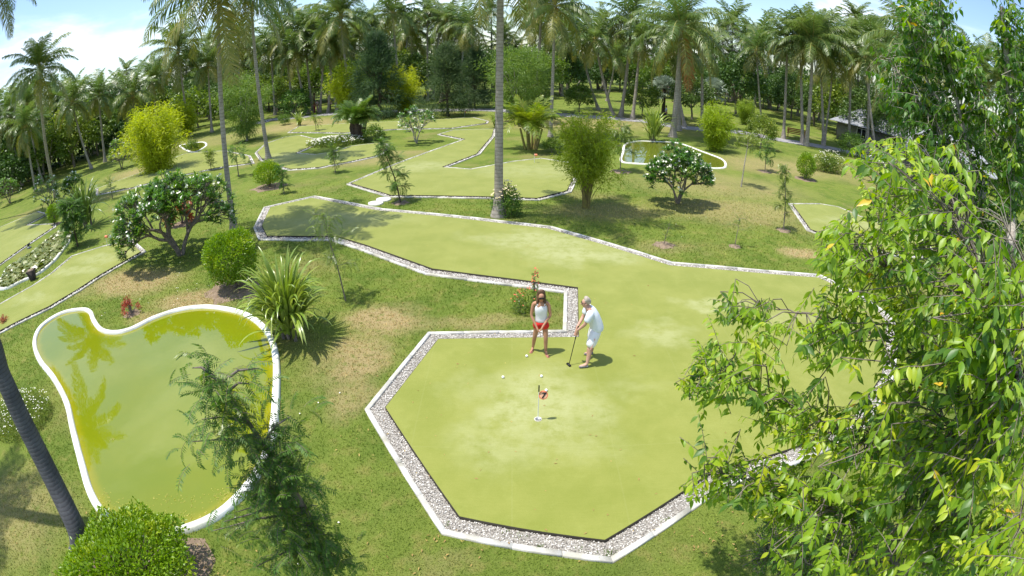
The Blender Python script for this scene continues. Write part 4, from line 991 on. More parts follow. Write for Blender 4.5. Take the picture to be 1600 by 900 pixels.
# ---- strappy clumps
def strap_leaf(name, Ln, wd, a0, a1, fold, mat, seed):
    rs = np.random.RandomState(seed); n = 9; p = np.array((0., 0, 0)); V = []; F = []; tw = rs.normal(0, .25)
    for i in range(n + 1):
        t = i / n; a = R(a0 + (a1 - a0) * t ** fold); w_ = wd * (1 - t ** 3) * (.75 + .5 * min(1, t * 4)) / 2 + .001; s = math.sin(tw * t); c = math.cos(tw * t); nx, nz = -math.sin(a), math.cos(a)
        V += [p + np.array((nx * .3 * w_ + s * 0, w_ * c, nz * .35 * w_ + w_ * s)), p, p + np.array((nx * .3 * w_, -w_ * c, nz * .35 * w_ - w_ * s))]
        p = p + np.array((math.cos(a), 0, math.sin(a))) * Ln / n
    for i in range(n): F += [(i * 3, i * 3 + 1, i * 3 + 4, i * 3 + 3), (i * 3 + 1, i * 3 + 2, i * 3 + 5, i * 3 + 4)]
    return mesh_np(name, V, np.array(F), M[mat], smooth=True)
def strap_plant(g, n, Ln, wd, label, name, cat, seed, mat='strap', rsprd=.25, parts=True, h0=.0, width=1.0):
    rs = np.random.RandomState(seed); root = thing(name, label, cat, g)
    kinds = [strap_leaf('leaf', 1, wd / Ln, a0, a1, f, mat, seed + i) for i, (a0, a1, f) in enumerate(((86, 60, 1.5), (78, 5, 2.2), (72, -50, 2.4), (64, -72, 1.9), (52, -80, 1.6), (38, -65, 1.3), (70, -85, 4.0)))]
    q = Q()
    for i in range(7):
        a = rs.rand() * 6.28; r_ = rsprd * .8 * rs.rand(); q.tube([(r_ * math.cos(a), r_ * math.sin(a), 0), (r_ * 1.5 * math.cos(a), r_ * 1.5 * math.sin(a), h0 + Ln * .25)], [.05, .035], 6)
    ob('stem', q.mesh('stem', M['bark']), root)
    for i in range(n):
        f = (i + .5) / n; k = min(6, int(rs.choice(7, p=(.15, .24, .17, .13, .09, .04, .18)))); az = i * 2.399 + rs.normal(0, .3); r_ = rsprd * rs.rand() ** .5; zz = h0 * rs.rand() + Ln * .2 * rs.rand()
        L_ = Ln * rs.uniform(.65, 1.1)
        ob('leaf', kinds[k], root, (r_ * math.cos(az), r_ * math.sin(az), zz), rot=(rs.normal(0, .15), rs.normal(0, .1), az), scale=(L_ * width, L_, L_))
    return root
g = G(455, 528); strap_plant(g, 285, 1.52, .085, 'big pandanus clump with long folded straps at the pond corner', 'pandanus_plant', 'plant', 3, h0=.7, rsprd=.34)
g = G(136, 355); strap_plant(g, 90, 2.2, .10, 'dark strappy clump at the left beside the lily pond', 'strappy_clump', 'plant', 5, 'strap_dark', .5, h0=.8)
g = G(1020, 221); strap_plant(g, 80, 2.3, .12, 'strappy clump behind the far pond at the big palm', 'strappy_clump', 'plant', 6, 'strap', .4, h0=.8)
g = G(776, 200); strap_plant(g, 40, 1.5, .09, 'small spiky yucca behind the tall bare trunk', 'yucca', 'plant', 7, 'strap', .2)
g = G(468, 196); strap_plant(g, 30, 1.6, .12, 'small spiky plant on the lawn before the palm row', 'spiky_plant', 'plant', 8, 'strap', .2)
g = G(110, 258); strap_plant(g, 40, 1.9, .12, 'spiky rosette at the forest edge left of the frangipani', 'spiky_plant', 'plant', 9, 'strap', .3)

# ---- feather-leaved clumps (areca, cycad)
def areca(u, v, hpx, n, label, name, mats, seed, skirt=False):
    g = G(u, v); d = g.length; rng = math.hypot(d, CAM_H); s = hpx * rng / LENS / (d / rng); rs = np.random.RandomState(seed); root = thing(name, label, 'palm', g)
    fm = [frond_mesh('frond', 1, a0, a1, 20, seed + i, .035, .35, mats, .26) for i, (a0, a1) in enumerate(((85, 40), (75, 5), (65, -30), (50, -55)))]
    q = Q()
    for i in range(9):
        a = rs.rand() * 6.28; r_ = .16 * s * rs.rand(); q.tube([(r_ * math.cos(a), r_ * math.sin(a), 0), (r_ * 2 * math.cos(a), r_ * 2 * math.sin(a), s * .45)], [.03 * s, .02 * s], 5)
    if skirt:
        for i in range(5):
            a = i * 1.26; q.tube([(.08 * s * math.cos(a), .08 * s * math.sin(a), 0), (.11 * s * math.cos(a), .11 * s * math.sin(a), s * .3), (.09 * s * math.cos(a), .09 * s * math.sin(a), s * .52)], [.07 * s, .09 * s, .05 * s], 6)
        n = int(n * 1.8)
    ob('stem', q.mesh('stem', M['dark_bark'] if skirt else M['bamboo_stem'], skirt), root)
    for i in range(n):
        az = i * 2.4; k = int(rs.choice(4, p=(.2, .3, .3, .2))); ob('frond', fm[k], root, (.12 * s * math.cos(az), .12 * s * math.sin(az), s * ((.30 + .22 * rs.rand()) if skirt else .35 + .15 * rs.rand())), rot=(0, rs.normal(0, .08), az), scale=s * (rs.uniform(.38, .55) if skirt else rs.uniform(.55, .8)))
    return root
M['areca'] = leaf_mat('areca_leaf', [(.14, .21, .02), (.22, .28, .03), (.32, .32, .04)], .3, .35, .5)
M['cycad'] = leaf_mat('cycad_leaf', [(.08, .15, .02), (.13, .22, .03), (.2, .27, .04)], .25, .35, .5)
areca(829, 233, 74, 60, 'bushy areca palm beside the slender palm foot', 'areca_palm', 'areca', 3)
areca(560, 219, 70, 70, 'broad leafy palm clump with a dark shaggy trunk in the middle distance', 'shaggy_palm', 'cycad', 4, True)

# ---- saplings with feathery (pinnate) leaves
def pinnate_leaf(name, mat, npair=11, lw=.26, droop=55, ll=.42, seed=0):
    rs = np.random.RandomState(seed); q = Q(); P = [np.array((0., 0, 0))]; n = npair
    P_, D_, N_ = [], [], []
    for i in range(n):
        a = R(20 - droop * (i / n) ** 1.2); P.append(P[-1] + np.array((math.cos(a), 0, math.sin(a))) / n)
        if i > 0:
            for sd in (-1, 1):
                P_.append(P[-1]); D_.append(np.array((.45, sd, -.25)) + rs.normal(0, .1, 3)); N_.append((0, 0, 1))
    P_.append(P[-1]); D_.append((1, 0, -.6)); N_.append((0, 0, 1))
    q.tube(P[::2] + [P[-1]], .008, 3, 1)
    V, F = leaves(np.array(P_), np.array(D_), np.array(N_, float), lw * ll / .42 * rs.uniform(.85, 1.1, len(P_)), lw * .26, droop=.15)
    q.add(V, F, 0); return q.mesh(name, [M[mat], M['bark']])
PIN = {}
def pinnate_cloud(spots_, seed, mat, L=.3, hang=0.0, npair=11, lw=.26):
    """joins feather leaves set at (position, direction) into one mesh"""
    key = (mat, npair, lw)
    if key not in PIN:
        PIN[key] = []
        for i, dr in enumerate((35, 60, 90)):
            me = pinnate_leaf('t', mat, npair, lw, dr, seed=i); v = np.zeros(len(me.vertices) * 3, np.float32); me.vertices.foreach_get('co', v)
            f = np.array([list(p.vertices) for p in me.polygons if len(p.vertices) == 4]); mi = np.array([p.material_index for p in me.polygons if len(p.vertices) == 4]); PIN[key].append((v.reshape(-1, 3), f, mi)); bpy.data.meshes.remove(me)
    rs = np.random.RandomState(seed); VV, FF, MI = [], [], []; off = 0
    for (p, d) in spots_:
        v, f, mi = PIN[key][rs.randint(3)]; d = Vector(d); d.z -= hang; d.normalize(); x = d; y = Vector((0, 0, 1)).cross(x); y = y.normalized() if y.length > .05 else Vector((1, 0, 0)); z = x.cross(y)
        Mt = np.array([tuple(x), tuple(y), tuple(z)]) * L * rs.uniform(.7, 1.2); VV.append(v @ Mt + np.array(p)); FF.append(f + off); MI.append(mi); off += len(v)
    return mesh_np('foliage', np.concatenate(VV), np.concatenate(FF), [M[mat], M['bark']], np.concatenate(MI))
def feather_tree(base, stem_pts, branches, label, name, seed, mat='pinnate', L=.3, r0=.03, per=26, hang=.3, bark='bark', bl=.5, npair=11, lw=.26, soil_r=0):
    """stem_pts relative to base; branches: (t along stem, azimuth, length, elevation)"""
    rs = np.random.RandomState(seed); root = thing(name, label, 'tree', base); q = Q(); S = catmull([Vector(p) for p in stem_pts], 6, False); n = len(S)
    q.tube(S, [r0 * (1 - .8 * i / n) for i in range(n)], 6); sp_ = []
    for (t, az, ln, el) in branches:
        p0 = S[min(n - 1, int(t * (n - 1)))]; d = Vector((math.cos(az) * math.cos(el), math.sin(az) * math.cos(el), math.sin(el))); p1 = p0 + d * ln * .5 + Vector((0, 0, .06 * ln)); p2 = p0 + d * ln - Vector((0, 0, .10 * ln)); q.tube([p0, p1, p2], [r0 * .35, r0 * .25, r0 * .08], 4)
        for k in range(per):
            f = .15 + .85 * rs.rand() ** .75; p = p0.lerp(p1, f * 2) if f < .5 else p1.lerp(p2, f * 2 - 1); dd = d * .7 + Vector(rs.normal(0, .75, 3)); sp_.append((tuple(p + Vector(rs.normal(0, .03, 3))), dd))
    ob('trunk', q.mesh('trunk', M[bark], True), root); ob('foliage', pinnate_cloud(sp_, seed, mat, L, hang, npair, lw), root)
    if soil_r: soil(root, soil_r, seed)
    return root
def vert_stem(h, lean=(0, 0)): return [(0, 0, 0), (lean[0] * .3, lean[1] * .3, h * .4), (lean[0] * .8, lean[1] * .8, h * .75), (lean[0], lean[1], h)]
def auto_br(seed, n, cr, t0=.35, el=(.1, .9)):
    rs = np.random.RandomState(seed); return [(t0 + (1 - t0) * (i + .5) / n, i * 2.4 + rs.normal(0, .3), cr * (1.0 - .45 * (i / n)) * rs.uniform(.7, 1.1), rs.uniform(*el)) for i in range(n)]
def hgt(u, v, hpx): g = G(u, v); d = g.length; rng = math.hypot(d, CAM_H); return g, hpx * rng / LENS / (d / rng)
g, h = hgt(626, 317, 95); feather_tree(g, vert_stem(h, (-.75, .3)), auto_br(1, 16, .62, .2, (-.3, .6)), 'young feathery tree with two leaf tiers beside the stepping stones', 'young_tree', 1, 'pinnate', .34, .045, 20, .45, bark='dark_bark', npair=9, lw=.3, soil_r=.4)
g, h = hgt(540, 470, 128); feather_tree(g, vert_stem(h, (-.45, .25)), auto_br(2, 11, .72, .35, (-.05, .6)), 'thin sapling with airy feather leaves before the big green', 'sapling', 2, 'pinnate_light', .32, .025, 13, .3, npair=11, lw=.2)
g, h = hgt(1224, 360, 98); feather_tree(g, vert_stem(h, (-.25, .2)), auto_br(3, 13, .42, .2, (-.3, .5)), 'slim sapling with light green tufts on the right lawn', 'sapling', 3, 'pinnate_light', .28, .03, 13, .5, npair=9, lw=.3, soil_r=.35)
g, h = hgt(122, 386, 66); feather_tree(g, vert_stem(h, (-.3, .3)), auto_br(4, 18, .75, .2, (-.2, .7)), 'small dark-leaved tree beside the lily pond', 'young_tree', 4, 'pinnate', .45, .05, 26, .3, bark='dark_bark', npair=8, lw=.35)
g, h = hgt(1158, 292, 82); feather_tree(g, vert_stem(h, (.3, .3)), auto_br(5, 8, .8, .62, (0, .5)), 'thin bare-stemmed sapling with yellow-green leaves on top', 'sapling', 5, 'pinnate_light', .4, .045, 10, .2, bark='pale_bark', npair=9, lw=.32)
g, h = hgt(1148, 385, 42); feather_tree(g, vert_stem(h, (.1, .1)), auto_br(6, 6, .45, .5, (0, .5)), 'small yellowing sapling with a soil ring on the right lawn', 'sapling', 6, 'pinnate_light', .22, .018, 5, .3, npair=9, lw=.25, soil_r=.25)
g, h = hgt(1037, 383, 36); feather_tree(g, vert_stem(h, (.15, 0)), auto_br(7, 9, .24, .2, (0, .9)), 'stunted twiggy shrub with a soil ring on the right lawn', 'sapling', 7, 'pinnate', .12, .015, 6, .1, npair=7, lw=.3, soil_r=.42)
g, h = hgt(524, 270, 36); feather_tree(g, vert_stem(h), auto_br(8, 8, .45, .3, (.1, .9)), 'small upright sapling before the left greens', 'sapling', 8, 'pinnate_light', .35, .03, 9, .1, npair=7, lw=.4)
g, h = hgt(444, 302, 36); feather_tree(g, vert_stem(h), auto_br(9, 8, .35, .2, (.1, .9)), 'small dark sapling right of the round bush', 'sapling', 9, 'pinnate', .3, .03, 10, .1, npair=7, lw=.4)
g, h = hgt(373, 276, 46); feather_tree(g, vert_stem(h), auto_br(10, 9, .9, .4, (-.1, .4)), 'flat-tiered sapling right of the tall slim palm', 'sapling', 10, 'pinnate', .4, .04, 9, .2, npair=8, lw=.35)
g, h = hgt(176, 311, 28); feather_tree(g, vert_stem(h), auto_br(11, 6, .5, .3, (.1, .7)), 'thin sapling by the slim green left of the large frangipani', 'sapling', 11, 'pinnate_light', .35, .03, 6, .1, npair=7, lw=.4)
g, h = hgt(330, 266, 28); feather_tree(g, vert_stem(h), auto_br(12, 6, .35, .1, (.5, 1.2)), 'yellow-green little shrub left of the tall slim palm', 'sapling', 12, 'pinnate_light', .4, .03, 12, -.3, npair=7, lw=.4)
g, h = hgt(1340, 278, 26); feather_tree(g, vert_stem(h), auto_br(13, 6, .4, .3, (.1, .7)), 'tiny sapling behind the low white-flowered shrub', 'sapling', 13, 'pinnate', .3, .025, 6, .1, npair=7, lw=.4, soil_r=.5)
g, h = hgt(969, 268, 70); feather_tree(g, vert_stem(h, (0, .2)), auto_br(14, 12, .8, .4, (-.1, .6)), 'slim sapling standing before the far pond, beside the bamboo', 'sapling', 14, 'pinnate_light', .45, .03, 12, .3, npair=8, lw=.35, soil_r=.6)
g, h = hgt(1195, 268, 46); feather_tree(g, vert_stem(h, (0, .2)), auto_br(15, 9, .7, .3, (-.1, .6)), 'dark little sapling right of the thin bare-stemmed one', 'sapling', 15, 'pinnate', .4, .03, 9, .3, npair=8, lw=.4, soil_r=.5)
g, h = hgt(494, 205, 24); feather_tree(g, vert_stem(h), auto_br(16, 5, .5, .4, (.1, .9)), 'wispy sapling beside the long narrow green', 'sapling', 16, 'pinnate_light', .5, .04, 7, .1, npair=7, lw=.4)

# the feathery tree leaning over the near pond bank
b = G(522, 930); b.z = 0
kn = [at(500, 860, 6.1), at(478, 800, 5.55), at(440, 738, 5.15), at(396, 672, 4.85), at(355, 612, 4.7), at(328, 582, 4.7)]
stem = [Vector((0, 0, 0))] + [k - b for k in kn]
rs = np.random.RandomState(12); S = catmull(stem, 6, False); q = Q(); q.tube(S, [.05 * (1 - .85 * i / len(S)) for i in range(len(S))], 7); spn = []; n = len(S)
tg = [((300, 690), 4.7, .62, 30), ((315, 655), 4.6, .7, 22), ((455, 650), 4.9, .62, 34), ((430, 665), 4.8, .6, 26), ((320, 590), 4.6, .9, 24), ((350, 640), 4.6, .78, 40), ((395, 600), 4.6, .85, 22), ((405, 575), 4.6, .9, 8), ((300, 575), 4.7, .95, 14), ((340, 600), 4.6, .9, 34),
      ((365, 655), 4.6, .72, 40), ((400, 690), 4.8, .6, 44), ((450, 730), 5.0, .5, 40), ((475, 700), 5.0, .55, 10), ((470, 745), 5.1, .42, 36), ((400, 740), 4.8, .55, 44), ((385, 780), 4.9, .45, 46), ((440, 790), 5.2, .4, 50), ((350, 815), 5.0, .38, 24), ((330, 830), 5.2, .36, 16), ((370, 800), 5.0, .4, 24),
      ((420, 840), 5.2, .3, 60), ((480, 830), 5.6, .3, 56), ((520, 850), 5.8, .28, 50), ((450, 880), 5.4, .2, 60), ((400, 885), 5.2, .2, 36), ((500, 890), 5.8, .18, 60), ((535, 880), 6.0, .2, 30), ((470, 860), 5.5, .25, 60), ((430, 760), 5.1, .5, 36), ((495, 790), 5.5, .35, 26), ((455, 820), 5.3, .3, 40), ((545, 870), 6.0, .2, 16), ((420, 705), 4.9, .6, 26), ((375, 690), 4.8, .66, 26)]
for (uv, r_, t, cnt) in tg:
    e = at(uv[0], uv[1], r_) - b; p0 = S[min(n - 1, int(t * (n - 1)))]; m_ = p0.lerp(e, .5) + Vector((0, 0, .05)); q.tube([p0, m_, e], [.016, .012, .004], 5); d = (e - p0)
    for k in range(int(cnt * .68)):
        f = .25 + .8 * rs.rand(); p = p0.lerp(e, f) + Vector(rs.normal(0, .10, 3)); dd = d.normalized() * .5 + Vector(rs.normal(0, .7, 3)); spn.append((tuple(p), dd))
k = len(spn) // 1
rt = thing('feathery_tree', 'slender dark feathery tree leaning over the near bank of the big pond', 'tree', b)
ob('trunk', q.mesh('trunk', M['bark'], True), rt)
ob('foliage', pinnate_cloud(spn, 5, 'pinnate', .215, .45, 12, .22), rt)
ob('painted_sunlit_foliage', pinnate_cloud([s for s in spn if s[0][2] > 1.2][::7], 6, 'pinnate_light', .22, .35, 12, .22), rt)  # paler leaf colour on some upper sprays paints in the sunlight

# ---- flowering things
def flower_patch(u, v, rx, ry, h, nl, nf, label, petal, name, seed, ll=.12, fs=.04, mat='flower_herb'):
    g = G(u, v); rs = np.random.RandomState(seed); root = thing(name, label, 'plant', g)
    a = rs.rand(nl) * 6.28; r_ = np.sqrt(rs.rand(nl)); P = np.stack([np.cos(a) * r_ * rx, np.sin(a) * r_ * ry, rs.rand(nl) * h * (1 - .5 * r_ ** 2)], 1)
    D = rdir(rs, nl, .8); V, F = leaves(P, D, rdir(rs, nl, 1), ll * rs.uniform(.6, 1.2, nl), ll * .3, droop=.1); ob('foliage', mesh_np('foliage', V, F, M[mat]), root)
    q = Q()
    for i in range(24):
        j = rs.randint(nl); q.tube([(P[j, 0] * .6, P[j, 1] * .6, 0), tuple(P[j])], .006, 3)
    ob('stems', q.mesh('stems', M['bark']), root, kind='stuff')
    a = rs.rand(nf) * 6.28; r_ = np.sqrt(rs.rand(nf)); c = np.stack([np.cos(a) * r_ * rx * 1.02, np.sin(a) * r_ * ry * 1.02, h * (1.08 - .5 * r_ ** 2) + rs.normal(0, .05 * h, nf)], 1)
    P = np.repeat(c, 5, 0); an = np.tile(np.arange(5) * 1.2566, nf) + np.repeat(rs.rand(nf) * 6, 5); D = np.stack([np.cos(an), np.sin(an), .25 + rs.normal(0, .3, len(an))], 1)
    V, F = leaves(P, D, np.tile((0, 0, 1.0), (len(P), 1)) + rs.normal(0, .2, (len(P), 3)), fs, fs * .75, droop=0); ob('blossoms', mesh_np('blossoms', V, F, M[petal]), root, kind='stuff')
    return root
flower_patch(34, 655, 1.15, 1.0, .5, 9000, 260, 'patch of white-flowering herbs behind the dark palm stem', 'petal', 'flowering_herb', 3, .07, .022)
flower_patch(526, 225, 2.6, 1.5, .6, 2500, 330, 'bed of white flowers in the grass bay of the left green', 'petal', 'flower_bed', 4, .2, .09)
flower_patch(1294, 268, 1.5, .9, 1.5, 1800, 110, 'white-speckled grey shrub behind the egg-shaped bush', 'petal', 'flowering_shrub', 14, .2, .06, 'flower_herb')
flower_patch(791, 336, .62, .55, 1.35, 1700, 46, 'shrub with creamy yellow flowers hugging the tall bare trunk', 'yellow_petal', 'flowering_shrub', 5, .16, .075, 'acacia')
flower_patch(822, 486, .42, .34, .62, 520, 30, 'low ixora shrub with red-orange flowers beside the woman', 'red_petal', 'ixora_shrub', 6, .11, .03, 'pinnate_light')
flower_patch(836, 470, .10, .10, .95, 120, 26, 'taller red-flowered stem at the gravel corner above the woman', 'red_petal', 'ixora_shrub', 7, .10, .035, 'pinnate_light')
def croton(u, v, r, h, label, seed, n=900, ll=.12):
    g = G(u, v); rs = np.random.RandomState(seed); root = thing('croton_shrub', label, 'plant', g); q = Q(); P, D = [], []
    for i in range(16):
        d = rdir(rs, 1, .7)[0]; e = np.array((d[0] * r, d[1] * r, abs(d[2]) * h + .05)) * rs.uniform(.5, 1); q.tube([(0, 0, 0), tuple(e * np.array((.4, .4, .6))), tuple(e)], [.012, .009, .005], 4)
        for k in range(n // 16): P.append(e * rs.uniform(.75, 1) + rs.normal(0, .035, 3)); D.append(d + rs.normal(0, .8, 3))
    V, F = leaves(np.array(P), np.array(D), rdir(rs, len(P), 1), ll * rs.uniform(.6, 1.2, len(P)), ll * .3, True, .1, .15); ob('stems', q.mesh('stems', M['bark']), root); ob('foliage', mesh_np('foliage', V, F, M['croton']), root); soil(root, r * .8, seed); return root
croton(207, 490, .42, .62, 'reddish-brown croton shrub on bare soil behind the big pond', 3, 420, .11)
croton(7, 505, .25, .3, 'small reddish croton on the plain left green', 5, 260, .10)
croton(285, 350, .8, 1.7, 'tall pinkish-red cordyline seen through the large frangipani', 6, 700, .36)
for m_ in ('croton_shrub.002',): bpy.data.objects[m_].name = 'cordyline_plant'

# ---- the forest behind: countless palms and broad trees
EDGE = [(-80, 330), (-20, 300), (60, 285), (130, 262), (170, 235), (230, 208), (310, 190), (420, 178), (560, 165), (700, 158), (830, 156), (900, 150), (980, 146), (1060, 150), (1130, 158), (1200, 178), (1290, 205), (1370, 235), (1440, 260), (1530, 300), (1620, 340)]
rs = np.random.RandomState(77)
def edge_pt(u):
    for (a, b) in zip(EDGE, EDGE[1:]):
        if a[0] <= u <= b[0]: return G(u, a[1] + (b[1] - a[1]) * (u - a[0]) / (b[0] - a[0]))
SKY = [(-80, 205), (0, 190), (100, 165), (170, 140), (260, 112), (330, 88), (420, 60), (600, 42), (760, 46), (900, 52), (1100, 56), (1300, 62), (1450, 84), (1700, 150)]
for i in range(118):
    u = -70 + 1680 * ((i * .6180339) % 1.0); p = edge_pt(min(u, 1600)); d = min(p.length, 96) + 4 + rs.rand() * 26; az = math.atan2(p.x, p.y); v = np.interp(u, *zip(*SKY)) + rs.normal(0, 19) + 8
    c = above(u, v, d); bx = Vector((math.sin(az) * d + rs.normal(0, 1.5), math.cos(az) * d + rs.normal(0, 1.5), 0))
    palm(bx, c, rs.uniform(3.0, 5.0), 'palm deep in the dense forest behind the golf course', group='palms deep in the forest', tr=.18, seed=300 + i)
for i in range(96):
    u = -70 + 1680 * ((i * .6180339 + .3) % 1.0); p = edge_pt(min(u, 1600)); d = min(p.length, 92) + 1 + (i % 3) * 6 + rs.rand() * 3; az = math.atan2(p.x, p.y)
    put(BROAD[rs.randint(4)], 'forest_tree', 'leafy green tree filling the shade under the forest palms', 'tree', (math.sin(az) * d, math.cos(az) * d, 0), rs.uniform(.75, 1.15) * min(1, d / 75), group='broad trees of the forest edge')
# the thicket far behind them reads as one mass
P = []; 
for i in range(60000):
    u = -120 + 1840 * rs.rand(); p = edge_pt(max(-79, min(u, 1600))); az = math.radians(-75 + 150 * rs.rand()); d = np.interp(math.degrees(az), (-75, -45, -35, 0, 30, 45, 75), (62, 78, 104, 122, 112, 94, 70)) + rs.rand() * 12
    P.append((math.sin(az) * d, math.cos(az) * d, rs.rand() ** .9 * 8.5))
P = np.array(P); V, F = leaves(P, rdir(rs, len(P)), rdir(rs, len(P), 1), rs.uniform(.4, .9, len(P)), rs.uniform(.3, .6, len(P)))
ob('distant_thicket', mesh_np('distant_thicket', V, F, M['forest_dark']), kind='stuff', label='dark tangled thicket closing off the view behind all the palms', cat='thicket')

# ------------------------------------------------------------------ the leafy trees on the right, close to the camera
def leaf_strip(n, seed):
    """a real leaf outline: pointed oval, folded along the midrib, tip bent down; unit length"""
    me_w = [0, .13, .195, .17, .08, 0]; V, F = [], []
    for i, w_ in enumerate(me_w):
        t = i / 5; z = -.22 * t * t; V += [(t, -w_, z + w_ * .28), (t, 0, z), (t, w_, z + w_ * .28)]
    for i in range(5): F += [(i * 3, i * 3 + 1, i * 3 + 4, i * 3 + 3), (i * 3 + 1, i * 3 + 2, i * 3 + 5, i * 3 + 4)]
    return np.array(V), np.array(F)
LV, LF = leaf_strip(5, 0)
def spray_leaves(rs, p0, p1, nl, Ls, pend=.9):
    """leaves alternate along a twig from p0 to p1, drooping; returns frames (pos, x, y, z, size)"""
    out = []; d = (p1 - p0); ln = d.length; dn = d.normalized()
    for i in range(nl):
        t = (i + .5) / nl; sag = Vector((0, 0, -.18 * ln * t * t)); p = p0 + d * t + sag; s = 1 if i % 2 else -1
        side = dn.cross(Vector((0, 0, 1))); side = side.normalized() if side.length > .1 else Vector((1, 0, 0))
        x = dn * rs.uniform(.25, .7) + side * s * rs.uniform(.5, .95) + Vector((0, 0, -pend * rs.uniform(.35, 1.15))) + Vector(rs.normal(0, .14, 3)); x.normalize()
        up = Vector((0, 0, 1)) + side * rs.normal(0, .5) + Vector(rs.normal(0, .35, 3)); y = up.cross(x); y = y.normalized() if y.length > .05 else side; z = x.cross(y)
        out.append((p, x, y, z, Ls * rs.uniform(.55, 1.25) * (1 - .25 * t)))
    return out
def leaf_cloud(frames, mats, mi):
    n = len(frames); P = np.array([tuple(f[0]) for f in frames]); X = np.array([tuple(f[1]) for f in frames]); Y = np.array([tuple(f[2]) for f in frames]); Z = np.array([tuple(f[3]) for f in frames]); S = np.array([f[4] for f in frames])[:, None, None]
    V = P[:, None, :] + (LV[None, :, 0:1] * X[:, None, :] + LV[None, :, 1:2] * Y[:, None, :] + LV[None, :, 2:3] * Z[:, None, :]) * S
    F = (np.arange(n) * len(LV))[:, None, None] + LF[None]
    return mesh_np('foliage', V.reshape(-1, 3), F.reshape(-1, 4), mats, np.repeat(mi, len(LF)), True)
def pip(u, v, P):
    r_ = False
    for i in range(len(P)):
        (x1, y1), (x2, y2) = P[i], P[(i + 1) % len(P)]
        if (y1 > v) != (y2 > v) and u < (x2 - x1) * (v - y1) / (y2 - y1) + x1: r_ = not r_
    return r_
def near_tree(label, base, limbs, region, holes, nspray, dfun, Ls, twl, mats, matw, seed, nl=(9, 15), parts_n=0, bark='bark', outward=None, sprays=()):
    rs = np.random.RandomState(seed); root = thing('leafy_tree', label, 'tree', base); nodes = []
    for (pts, r0, r1) in limbs:
        C_ = catmull(pts, 6, False); n = len(C_); q = Q(); jit = [Vector(rs.normal(0, .012, 3)) for _ in C_]
        q.tube([c + j - base for c, j in zip(C_, jit)], [r0 + (r1 - r0) * i / n for i in range(n)], 9 if r0 > .03 else 6); nodes += C_[2:]
        ob('limb' if limbs.index((pts, r0, r1)) else 'trunk', q.mesh('limb', M[bark], True), root)
    us = [p[0] for p in region]; vs_ = [p[1] for p in region]; frames = []; tw = Q(); k = 0; tries = 0
    tips = []
    while k < nspray and tries < nspray * 30:
        tries += 1; u, v = rs.uniform(min(us), max(us)), rs.uniform(min(vs_), max(vs_))
        if not pip(u, v, region): continue
        if any(((u - h[0]) / h[2]) ** 2 + ((v - h[1]) / h[3]) ** 2 < 1 for h in holes): continue
        tips.append((u, v, dfun(u, v, rs))); k += 1
    tips += [(u, v, d) for (u, v, d) in sprays]
    for (u, v, d) in tips:
        tip = at(u, v, d); nr = min(nodes, key=lambda n_: (n_ - tip).length); dv = tip - nr; dl = dv.length
        if dl > 3.2: continue
        st = tip - (dv.normalized() * .7 + Vector(rs.normal(0, .35, 3)) + Vector((0, 0, .1))).normalized() * twl * rs.uniform(.7, 1.2)
        if dl > twl * 1.1: tw.tube([nr - base, nr.lerp(st, .55) + Vector((0, 0, .10 * dl)) - base, st - base], [.004 + .004 * dl, .006, .0045], 4)
        sg = (tip - st); mid = st + sg * .5 + Vector((0, 0, -.045 * sg.length)); tw.tube([st - base, mid - base, tip + Vector((0, 0, -.18 * sg.length)) - base], [.0045, .0035, .0015], 3)
        mi = int(rs.choice(len(mats), p=matw)); fr = spray_leaves(rs, st, tip, rs.randint(*nl), Ls)
        frames += [(f[0] - base, f[1], f[2], f[3], f[4], mi) for f in fr]
    ob('twigs', tw.mesh('twigs', M[bark]), root, kind='stuff')
    camp = Vector((0, 0, CAM_H)) - base
    order = sorted(range(len(frames)), key=lambda i: (frames[i][0] - camp).length / frames[i][4]); single = set(order[:parts_n])
    rest = [frames[i] for i in range(len(frames)) if i not in single]
    # yellowed leaves now and then
    mi = np.array([f[5] for f in rest]); mi[rs.rand(len(mi)) < .004] = len(mats)
    ms = [M[m] for m in mats] + [M['autumn']]
    ob('foliage', leaf_cloud(rest, ms, mi), root, kind='stuff')
    lm = []
    for m in ms: lm.append(mesh_np('leaf', LV, LF, m, smooth=True))
    for i in single:
        p, x, y, z, s, m_ = frames[i]; o = ob('leaf', lm[m_], root); mt = Matrix(((x.x, y.x, z.x, 0), (x.y, y.y, z.y, 0), (x.z, y.z, z.z, 0), (0, 0, 0, 1))); o.matrix_local = Matrix.Translation(p) @ mt @ Matrix.Scale(s, 4)
    return root
b1 = at(1452, 880, 5.2); B1 = Vector((b1.x + .2, b1.y - .1, 0))
